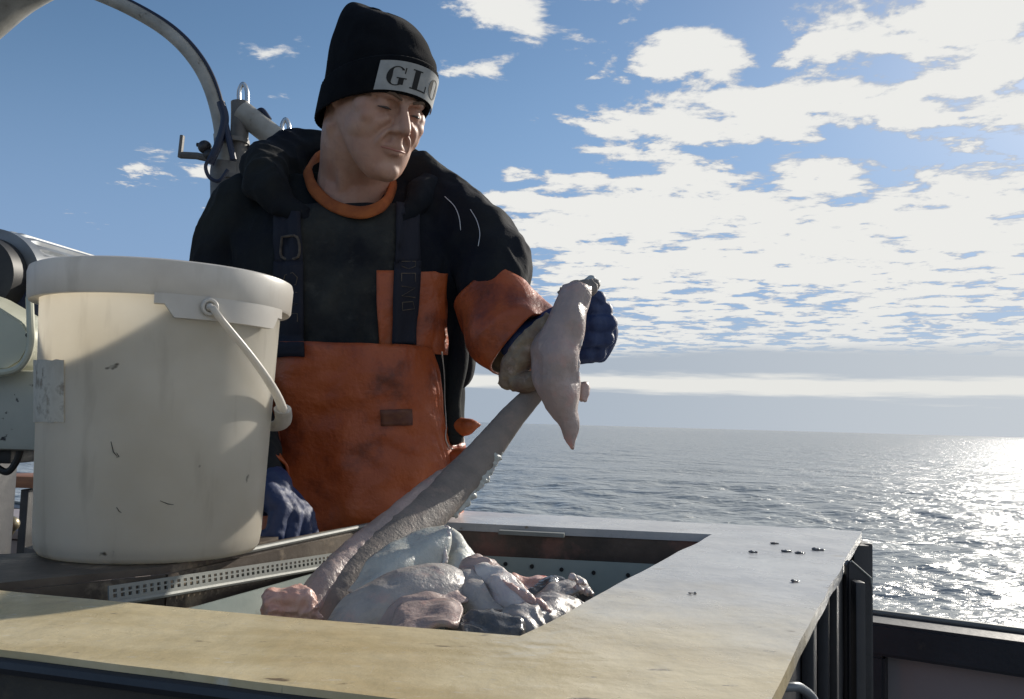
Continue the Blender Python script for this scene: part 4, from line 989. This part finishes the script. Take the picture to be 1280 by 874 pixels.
# upright bib panel, straps, buckle, crest
pn = patch_on(bvj, ((472, 341), (553, 343), (551, 443), (470, 446)), 20, 22, .012, .004); bib = mk('bib_panel', pn, M['orange'], over, smooth=True)
bvb = bvh_of(bib, over, jacket, sw)
bm = patch_on(bvb, ((494, 256), (524, 260), (523, 330), (493, 330)), 6, 12, .004, .004); patch_on(bvb, ((492, 328), (524, 328), (520, 431), (490, 431)), 6, 24, .0035, .005, bm=bm)
s1 = mk('strap', bm, M['strap'], over, smooth=True)
bm = patch_on(bvb, ((345, 262), (376, 258), (379, 330), (345, 330)), 6, 12, .004, .004); patch_on(bvb, ((344, 329), (380, 329), (382, 446), (346, 446)), 6, 20, .0045, .005, bm=bm)
s2 = mk('strap', bm, M['strap'], over, smooth=True)
bvs = bvh_of(s1, s2, bib, over)
def stroke(bm, pts, w, bvh=None, off=.0012):
    P3 = [on_body(bvh or bvs, x, y, off)[0] for x, y in pts]; tube(bm, P3, w, 6, flat=.45, up=(0, -1, 0))
bm = bmesh.new()      # buckle on the viewer's left strap
bx = [(353, 297), (372, 297), (373, 322), (353, 322)]
P3 = [on_body(bvs, x, y, .004)[0] for x, y in bx]; torus_tube(bm, spline(P3+[P3[0]], 4)[:-1], .0022, 8); mk('buckle', bm, M['strap_text'], s2)
bm = bmesh.new()      # vertical lettering, read turned sideways
for y in (0,):
    stroke(bm, [(502, 327), (519, 327), (519, 333), (511, 337), (502, 333)], .0009); stroke(bm, [(502, 342), (519, 342)], .0009); stroke(bm, [(502, 342), (502, 352)], .0009); stroke(bm, [(519, 342), (519, 352)], .0009)
    stroke(bm, [(502, 358), (519, 360), (502, 370), (519, 372)], .0010); stroke(bm, [(503, 378), (516, 377), (518, 386), (503, 388), (503, 378)], .0008)
mk('strap_print', bm, M['strap_text'], s1)
bm = bmesh.new(); stroke(bm, [(357, 344), (366, 341), (372, 347), (370, 356), (360, 358), (355, 351), (357, 344)], .0009); stroke(bm, [(358, 366), (372, 366)], .0009); stroke(bm, [(358, 376), (372, 380), (358, 384)], .0009); stroke(bm, [(358, 392), (372, 392), (372, 402)], .0009)
mk('strap_print', bm, M['strap_text'], s2)
crest_mat = mat('faded_dark_print', (.10, .03, .02), .6, col2=(.16, .06, .03), nscale=60)
bm = patch_on(bvb, ((475, 513), (513, 511), (514, 531), (476, 533)), 8, 5, .0045, .0012); mk('chest_emblem', bm, crest_mat, over, smooth=True)
# pale trim along the side opening
tp = [(554, 440), (556, 470), (557, 500), (559, 530), (557, 548), (561, 559)]
bm = bmesh.new(); tube(bm, spline([on_body(bvb, x-3, y, .0045, 1.47)[0] for x, y in tp], 6), .0011, 6); mk('trim', bm, M['trim'], over, smooth=True)
bm = bmesh.new(); tube(bm, spline([on_body(bvb, x, y, .002, 1.49)[0] for x, y in [(567, 524), (572, 538), (578, 548), (577, 558), (568, 562), (560, 560)]], 6), .0015, 6); mk('trim', bm, M['trim'], over, smooth=True)
bm = bmesh.new(); limb(bm, [P(566, 532, 1.52), P(580, 534, 1.51), P(590, 532, 1.50), P(600, 531, 1.50)], [.016, .016, .012, .003], seg=14); ball(bm, P(580, 575, 1.52), (.045, .03, .022))
me = remesh(bm, .003, 2); link_mesh('side_flap', me, M['orange'], over)

# ---- oilskin sleeves and gloves
ce = P(662, 424, 1.37); cdir = (wL-armL[2]).normalized()
def sleeve(pts, radii, mat_, name, seed, bell=None):
    sp2 = spline(pts, 10); rr = spl1(radii, 10); bm = bmesh.new(); n = len(sp2); S_ = 64; prev = None; rings = []
    for i, p in enumerate(sp2):
        t = (sp2[min(i+1, n-1)]-sp2[max(i-1, 0)]).normalized(); u = prev or Vector((0, 0, 1)); a = (u-t*u.dot(t)).normalized(); b = t.cross(a); prev = a
        r = []
        for k in range(S_):
            th = 2*math.pi*k/S_; d = a*math.cos(th)+b*math.sin(th)
            q = p+d*rr[i]; w_ = .010*ridge(q, (10, 10, 10), seed)+.008*nz3(q, (18, 18, 18), seed)-.004
            r.append(bm.verts.new(p+d*(rr[i]+w_)))
        rings.append(r)
    for i in range(n-1):
        for k in range(S_): bm.faces.new((rings[i][k], rings[i][(k+1) % S_], rings[i+1][(k+1) % S_], rings[i+1][k]))
    bmesh.ops.recalc_face_normals(bm, faces=bm.faces[:])
    me = bpy.data.meshes.new(name); bm.to_mesh(me); bm.free()
    o = link_mesh(name, me, mat_, person); return o
slL = [P(608, 364, 1.475), P(618, 384, 1.462), P(630, 402, 1.448), P(645, 420, 1.436), P(659, 434, 1.425)]
sl = sleeve(slL, [.056, .066, .074, .077, .074], [M['orange'], M['cuff_in']], 'sleeve_cover', 11)
sm = sl.modifiers.new('s', 'SOLIDIFY'); sm.thickness = .004; sm.offset = -1; sm.material_offset = 1
sr_ = sleeve([P(286, 500, 1.49), P(296, 540, 1.42), P(308, 575, 1.34), P(318, 602, 1.28)], [.062, .058, .052, .048], [M['orange'], M['cuff_in']], 'sleeve_cover', 21)
sm = sr_.modifiers.new('s', 'SOLIDIFY'); sm.thickness = .004; sm.offset = -1; sm.material_offset = 1
bm = bmesh.new(); q = [P(632, 328, 1.44), P(642, 338, 1.435), P(655, 352, 1.43)]; 
for w_, h_ in ((wR, dict(X=thR, Yd=dirR, Zd=zR, **hR)), (wL, dict(X=thL, Yd=dirL, Zd=zL, **hL))):
    bm = bmesh.new(); hand(bm, w_, s=1.0, fat=1.24, **h_)
    if w_ is wL:
        q_ = lambda x, y, z: wL+thL*x+dirL*y+zL*z
        limb(bm, [q_(.030, .100, -.010), q_(.0, .106, -.012), q_(-.030, .094, -.010)], [.0175, .020, .0165]); limb(bm, [q_(.026, .085, .0), q_(-.028, .078, .0)], [.018, .018])
    me = remesh(bm, .0024, 5, .5); displace(me, lambda co, n: .0008*ridge(co, (70, 70, 70), 3)); link_mesh('glove', me, M['glove'], person)

# ================================================================== THE FISH HELD UP
def lump(name, chains, m, label, cat, group=None, vox=.003, amp=.004, sc=30, seed=0, sm=3, balls=(), parent=None):
    bm = bmesh.new()
    for pts, radii, *rest in chains:
        fl = rest[0] if rest else 1.; up = rest[1] if len(rest) > 1 else None
        sp2 = spline(pts, 6); rr = spl1(radii, 6)
        tube(bm, sp2, [max(r, .0012) for r in rr], 18, True, fl, up)
    for c, r in balls: ball(bm, c, r)
    me = remesh(bm, vox, sm, .5)
    displace(me, lambda co, n: amp*(nz3(co, (sc,)*3, seed)*.9+.55*ridge(co, (sc*1.7,)*3, seed)-.2))
    o = link_mesh(name, me, m, parent)
    if parent is None: at_origin(o); tag(o, label, cat, group)
    return o
def flesh_sheet(name, rows, thick, m, label, cat, group, seed, amp=.004, sc=40, parent=None, n=10, rag=0., taper=False):
    """rows of (px, py, depth): a limp folded sheet of skin with real thickness and a torn edge"""
    R_ = [spline([P(*p) for p in r], n) for r in rows]; cols = [spline([r[k] for r in R_], n) for k in range(len(R_[0]))]
    nu, nv = len(cols), len(cols[0]); g = []
    for i in range(nu):
        row = []
        for j in range(nv):
            a = cols[min(i+1, nu-1)][j]-cols[max(i-1, 0)][j]; b = cols[i][min(j+1, nv-1)]-cols[i][max(j-1, 0)]; nn = a.cross(b)
            nn = nn.normalized() if nn.length > 1e-9 else Vector((0, -1, 0)); p = cols[i][j]
            if nn.dot(CAM-p) < 0: nn = -nn
            p = p+nn*amp*(nz3(p, (sc,)*3, seed)+.6*ridge(p, (sc*.6,)*3, seed))
            if rag and i == nu-1: p = p+a.normalized()*rag*noise.noise(Vector((j*.55, seed, 0)))*2
            if taper: nn = nn*max(.12, min(1, 3.2*(1-i/(nu-1)), 6*j/(nv-1)+.15, 6*(1-j/(nv-1))+.15))
            row.append((p, nn))
        g.append(row)
    o = mk(name, sheet(g, thick), m, parent, smooth=True)
    if parent is None: at_origin(o); tag(o, label, cat, group)
    return o
VF = (0, -1, 0.05)
stem = [P(402, 790, .98), P(428, 744, 1.02), P(470, 700, 1.08), P(520, 655, 1.15), P(560, 615, 1.21), P(600, 572, 1.26), P(640, 522, 1.29), P(672, 486, 1.30), P(690, 450, 1.30)]
held = lump('long_fish', [(stem, [.024, .028, .030, .029, .027, .024, .019, .015, .013], .6, VF)], M['f_back'], 'long grey brown fish held up diagonally by the man above the heap', 'fish', None, .0026, .0006, 40, 3)
lump('flesh_strip', [([p+Vector((-.022, -.004, .010)) for p in stem[:5]]+[P(572, 578, 1.25)], [.016, .019, .018, .016, .011, .004], .8, VF)], M['f_pinkgrey'], '', '', None, .0026, .002, 40, 8, parent=held)
lump('ragged_fin', [([P(560, 640, 1.20), P(590, 605, 1.235), P(616, 572, 1.26), P(632, 545, 1.28)], [.014, .016, .012, .003], .3, VF)], M['f_pale'], '', '', None, .0024, .005, 70, 9, parent=held)
flapm = flesh_sheet('hanging_flap', [[(703, 362, 1.285), (690, 392, 1.275), (668, 430, 1.27), (670, 480, 1.27), (698, 526, 1.262), (715, 561, 1.258)],
    [(715, 358, 1.272), (706, 392, 1.252), (694, 436, 1.236), (694, 484, 1.240), (708, 528, 1.252), (716, 562, 1.257)],
    [(724, 357, 1.268), (717, 392, 1.250), (709, 440, 1.244), (709, 486, 1.246), (714, 526, 1.254), (716, 562, 1.257)],
    [(731, 360, 1.290), (728, 390, 1.280), (719, 436, 1.270), (719, 486, 1.268), (718, 524, 1.262), (717, 562, 1.258)]], .009, M['f_pinkgrey'], '', '', None, 14, .0085, 30, parent=held, n=7, taper=True)
lump('flap_root', [([P(700, 372, 1.28), P(714, 366, 1.28), P(734, 360, 1.29), P(746, 352, 1.30)], [.010, .014, .013, .008], .8, VF)], M['f_back'], '', '', None, .0024, .005, 60, 15, parent=held)
lump('fin_stub', [([P(726, 362, 1.29), P(737, 358, 1.30), P(744, 350, 1.305)], [.010, .012, .010])], M['f_pale'], '', '', None, .0024, .004, 60, 2, parent=held)
lump('fin_stub', [([P(728, 478, 1.29), P(730, 490, 1.29), P(727, 502, 1.285)], [.008, .0095, .006])], M['f_pinkgrey'], '', '', None, .0024, .003, 60, 5, parent=held)
lump('raw_edge', [([P(724, 376, 1.262), P(728, 410, 1.252), P(723, 440, 1.25), P(722, 480, 1.25)], [.002, .0035, .003, .002])], M['f_white'], '', '', None, .0022, .003, 70, 6, parent=held)
lump('head_skin', [([P(628, 484, 1.30), P(645, 455, 1.295), P(668, 425, 1.285), P(690, 396, 1.275)], [.010, .022, .020, .012], .55, VF), ([P(640, 480, 1.295), P(660, 478, 1.285), P(682, 466, 1.275)], [.012, .014, .012], .7, VF)], M['f_skin'], '', '', None, .0026, .0035, 40, 7, parent=held)

# ================================================================== THE PILE IN THE TUB
G = 'pieces of fish heaped in the tub'
fl = flesh_sheet('fish_piece', [[(436, 742, .985), (470, 696, 1.03), (515, 672, 1.07), (556, 659, 1.09)], [(452, 748, .97), (486, 712, 1.00), (520, 692, 1.03), (561, 672, 1.07)], [(470, 752, .985), (500, 730, 1.01), (530, 716, 1.03), (551, 719, 1.05)]], .004, M['f_pale'], 'pale grey green belly flap with a ragged white edge on top of the heap', 'fish', G, 21, .003, 34)
lump('torn_edge', [([P(556, 659, 1.088), P(561, 668, 1.07), P(555, 682, 1.058), P(556, 698, 1.05), P(550, 719, 1.045)], [.0028, .0040, .0034, .0038, .0030])], M['f_white'], '', '', None, .0018, .0028, 160, 27, parent=fl)
flesh_sheet('fish_piece', [[(563, 665, 1.125), (572, 672, 1.12), (577, 682, 1.12)], [(560, 700, 1.08), (578, 700, 1.07), (596, 704, 1.10)], [(560, 724, 1.05), (586, 722, 1.04), (612, 716, 1.10)]], .005, M['f_pale'], 'pointed pale fin standing up just right of the belly flap', 'fish', G, 22, .004, 50)
lump('fish_piece', [([P(425, 806, .88), P(470, 774, .91), P(520, 752, .94), P(562, 744, .965), P(590, 750, .98)], [.030, .040, .042, .034, .020], .85, (0, -.3, 1)), ([P(470, 745, .96), P(510, 732, .965), P(552, 730, .97)], [.014, .018, .012], .6, (0, -.3, 1)), ([P(440, 770, .92), P(490, 752, .925), P(540, 762, .925)], [.006, .009, .006])], M['f_grey'], 'large rounded grey fish body at the front of the heap below the belly flap', 'fish', G, .0028, .0030, 22, 23)
flesh_sheet('fish_piece', [[(484, 792, .83), (505, 768, .87), (530, 756, .89), (560, 754, .90)], [(500, 800, .80), (520, 780, .83), (548, 772, .84), (578, 766, .86)], [(510, 806, .78), (535, 792, .80), (560, 788, .80), (572, 786, .81)]], .006, M['f_pinkgrey'], 'small pinkish fish flap curling up by the front plank', 'fish', G, 24, .005, 44)
flesh_sheet('fish_piece', [[(452, 792, .885), (486, 764, .885), (528, 742, .905), (566, 740, .935)], [(470, 800, .86), (506, 780, .86), (548, 762, .885), (584, 756, .915)]], .003, M['f_pinkgrey'], 'thin pinkish flap draped over the large grey fish body', 'fish', G, 35, .004, 50)
fold_shade = [lump('fish_piece', [([P(424, 772, .955), P(462, 738, .985), P(508, 724, .985), P(556, 724, .99)], [.003, .006, .006, .003])], M['f_dark'], 'thin dark strip for the shade in the fold under the pale belly flap', 'fish', G, .002, .002, 80, 36)]  # dark strip stands in for the shade inside the fold
hd_ = lump('fish_piece', [([P(560, 744, .99), P(590, 734, .99), P(622, 740, .98), P(650, 762, .965)], [.012, .027, .028, .012], .9, (0, -.3, 1)), ([P(572, 722, 1.02), P(598, 714, 1.0), P(622, 724, .99)], [.008, .016, .010])], M['f_pinkgrey'], 'cut white and pink fish head in the middle of the heap', 'fish', G, .0026, .007, 38, 25)
flesh_sheet('lit_white_cut', [[(596, 712, .985), (606, 710, .98), (618, 716, .98)], [(604, 730, .955), (620, 728, .945), (640, 730, .955)], [(622, 750, .935), (642, 752, .925), (664, 758, .94)], [(646, 770, .93), (660, 774, .92), (678, 776, .935)]], .004, M['f_white'], '', '', None, 26, .006, 60, parent=hd_)  # white flesh, with the highlight along the ridge put into its colour
flesh_sheet('grey_cheek', [[(566, 726, .985), (582, 716, .98), (600, 713, .985)], [(560, 748, .955), (584, 742, .935), (606, 738, .94)], [(574, 766, .94), (600, 766, .92), (632, 768, .925)]], .004, M['f_grey'], '', '', None, 28, .005, 46, parent=hd_)
for k, (a0, b0) in enumerate((((622, 722), (682, 770)), ((632, 728), (686, 776)), ((612, 730), (670, 776)), ((640, 736), (676, 764)), ((628, 748), (664, 780)), ((650, 744), (690, 766)))):
    mid = ((a0[0]+b0[0])/2+3*math.sin(k*2.1), (a0[1]+b0[1])/2-4+2*math.cos(k*3))
    lump('pink_strand', [([P(*a0, .945), P(*mid, .93), P(*b0, .925)], [.0018, .0042, .0030])], M['f_pink'] if k % 3 != 1 else M['f_white'], '', '', None, .0018, .003, 90, 50+k, parent=hd_)
lump('wound', [([P(566, 722, .965), P(561, 734, .95), P(558, 752, .945)], [.005, .007, .005])], M['blood'], '', '', None, .0024, .003, 60, 27, parent=hd_)
dk = lump('fish_piece', [([P(660, 752, 1.06), P(690, 744, 1.08), P(715, 744, 1.10), P(738, 752, 1.10)], [.012, .024, .022, .008], .7, (0, -.3, 1))], M['f_dark'], 'dark wet speckled fish glinting at the right end of the heap', 'fish', G, .0026, .008, 48, 28)
flesh_sheet('grey_skin', [[(668, 752, 1.045), (692, 736, 1.05), (724, 724, 1.08)], [(676, 764, 1.02), (704, 750, 1.02), (738, 742, 1.06)]], .004, M['f_grey'], '', '', None, 33, .007, 60, parent=dk)
for k, (x, y) in enumerate(((716, 724), (727, 729), (735, 741), (722, 737), (706, 741))): 
    lump('white_fleck', [([P(x-6, y, 1.045), P(x, y-2, 1.04), P(x+6, y+2, 1.045)], [.002, .0045, .002], .6)], M['f_white'], '', '', None, .0018, .004, 120, 60+k, parent=dk)  # small white lumps set on the dark fish
lump('fish_piece', [([P(636, 796, .90), P(680, 778, .96), P(722, 762, 1.02)], [.030, .032, .018], .8, (0, -.3, 1))], M['f_grey'], 'grey fish back lying beneath the speckled fish', 'fish', G, .0028, .007, 30, 29)
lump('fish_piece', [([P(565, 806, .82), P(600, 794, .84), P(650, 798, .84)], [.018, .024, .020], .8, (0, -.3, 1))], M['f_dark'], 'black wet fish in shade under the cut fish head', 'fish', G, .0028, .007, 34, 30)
flesh_sheet('fish_piece', [[(640, 730, 1.12), (664, 726, 1.13), (690, 730, 1.14)], [(640, 746, 1.08), (668, 742, 1.08), (694, 742, 1.10)]], .005, M['f_pink'], 'brownish pink flap of flesh behind the cut fish head', 'fish', G, 32, .008, 50)
lump('fish_piece', [([P(332, 766, .93), P(352, 756, .95), P(378, 760, .95), P(394, 770, .94)], [.010, .019, .017, .010]), ([P(345, 748, .95), P(362, 745, .955), P(380, 752, .95)], [.006, .010, .006])], M['f_pink'], 'lump of orange pink raw flesh at the left end of the heap', 'fish', G, .0024, .008, 52, 31)
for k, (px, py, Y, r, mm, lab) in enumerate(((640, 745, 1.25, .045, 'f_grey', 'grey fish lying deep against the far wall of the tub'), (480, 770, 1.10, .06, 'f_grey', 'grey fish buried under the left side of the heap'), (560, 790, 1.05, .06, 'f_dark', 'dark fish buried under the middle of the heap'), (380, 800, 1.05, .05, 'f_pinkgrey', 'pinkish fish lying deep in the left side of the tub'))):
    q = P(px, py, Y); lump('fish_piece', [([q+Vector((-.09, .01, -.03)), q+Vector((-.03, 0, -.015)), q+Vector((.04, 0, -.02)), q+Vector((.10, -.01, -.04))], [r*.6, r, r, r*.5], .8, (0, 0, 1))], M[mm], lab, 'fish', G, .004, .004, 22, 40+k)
# scraps left on the grey plate
for i, (px, py, s, mm, lab) in enumerate(((966, 680, 1.0, 'f_dark', 'small dark fish scrap in the row on the grey plate, left end'), (982, 690, 1.1, 'f_dark', 'wet fish scrap shining in the middle of the row on the grey plate'), (998, 692, 1.1, 'f_dark', 'wet fish scrap at the right of the close row on the grey plate'), (1020, 688, 1.2, 'f_dark', 'fish scrap with a pale tip nearest the far corner of the grey plate'), (940, 691, .8, 'f_dark', 'tiny dark scrap left of the row on the grey plate'), (992, 728, .7, 'f_dark', 'single dark speck of fish lower on the grey plate'), (688+176, 743, .6, 'f_dark', 'lone dark speck on the grey plate beside the opening'))):
    q = Pz(px, py, -.16); q.z = ZT+.0014; bm = bmesh.new(); ball(bm, q, (.0048*s, .0035*s, .0014*s)); ball(bm, q+Vector((.006*s, .001, -.0005)), (.003*s, .0026*s, .001*s)); o = mk('fish_scrap', bm, M[mm], smooth=True); displace(o.data, lambda co, n: .0015*nz3(co, (300,)*3, i)); at_origin(o); tag(o, lab, 'fish scrap', 'scraps of fish on the plate')
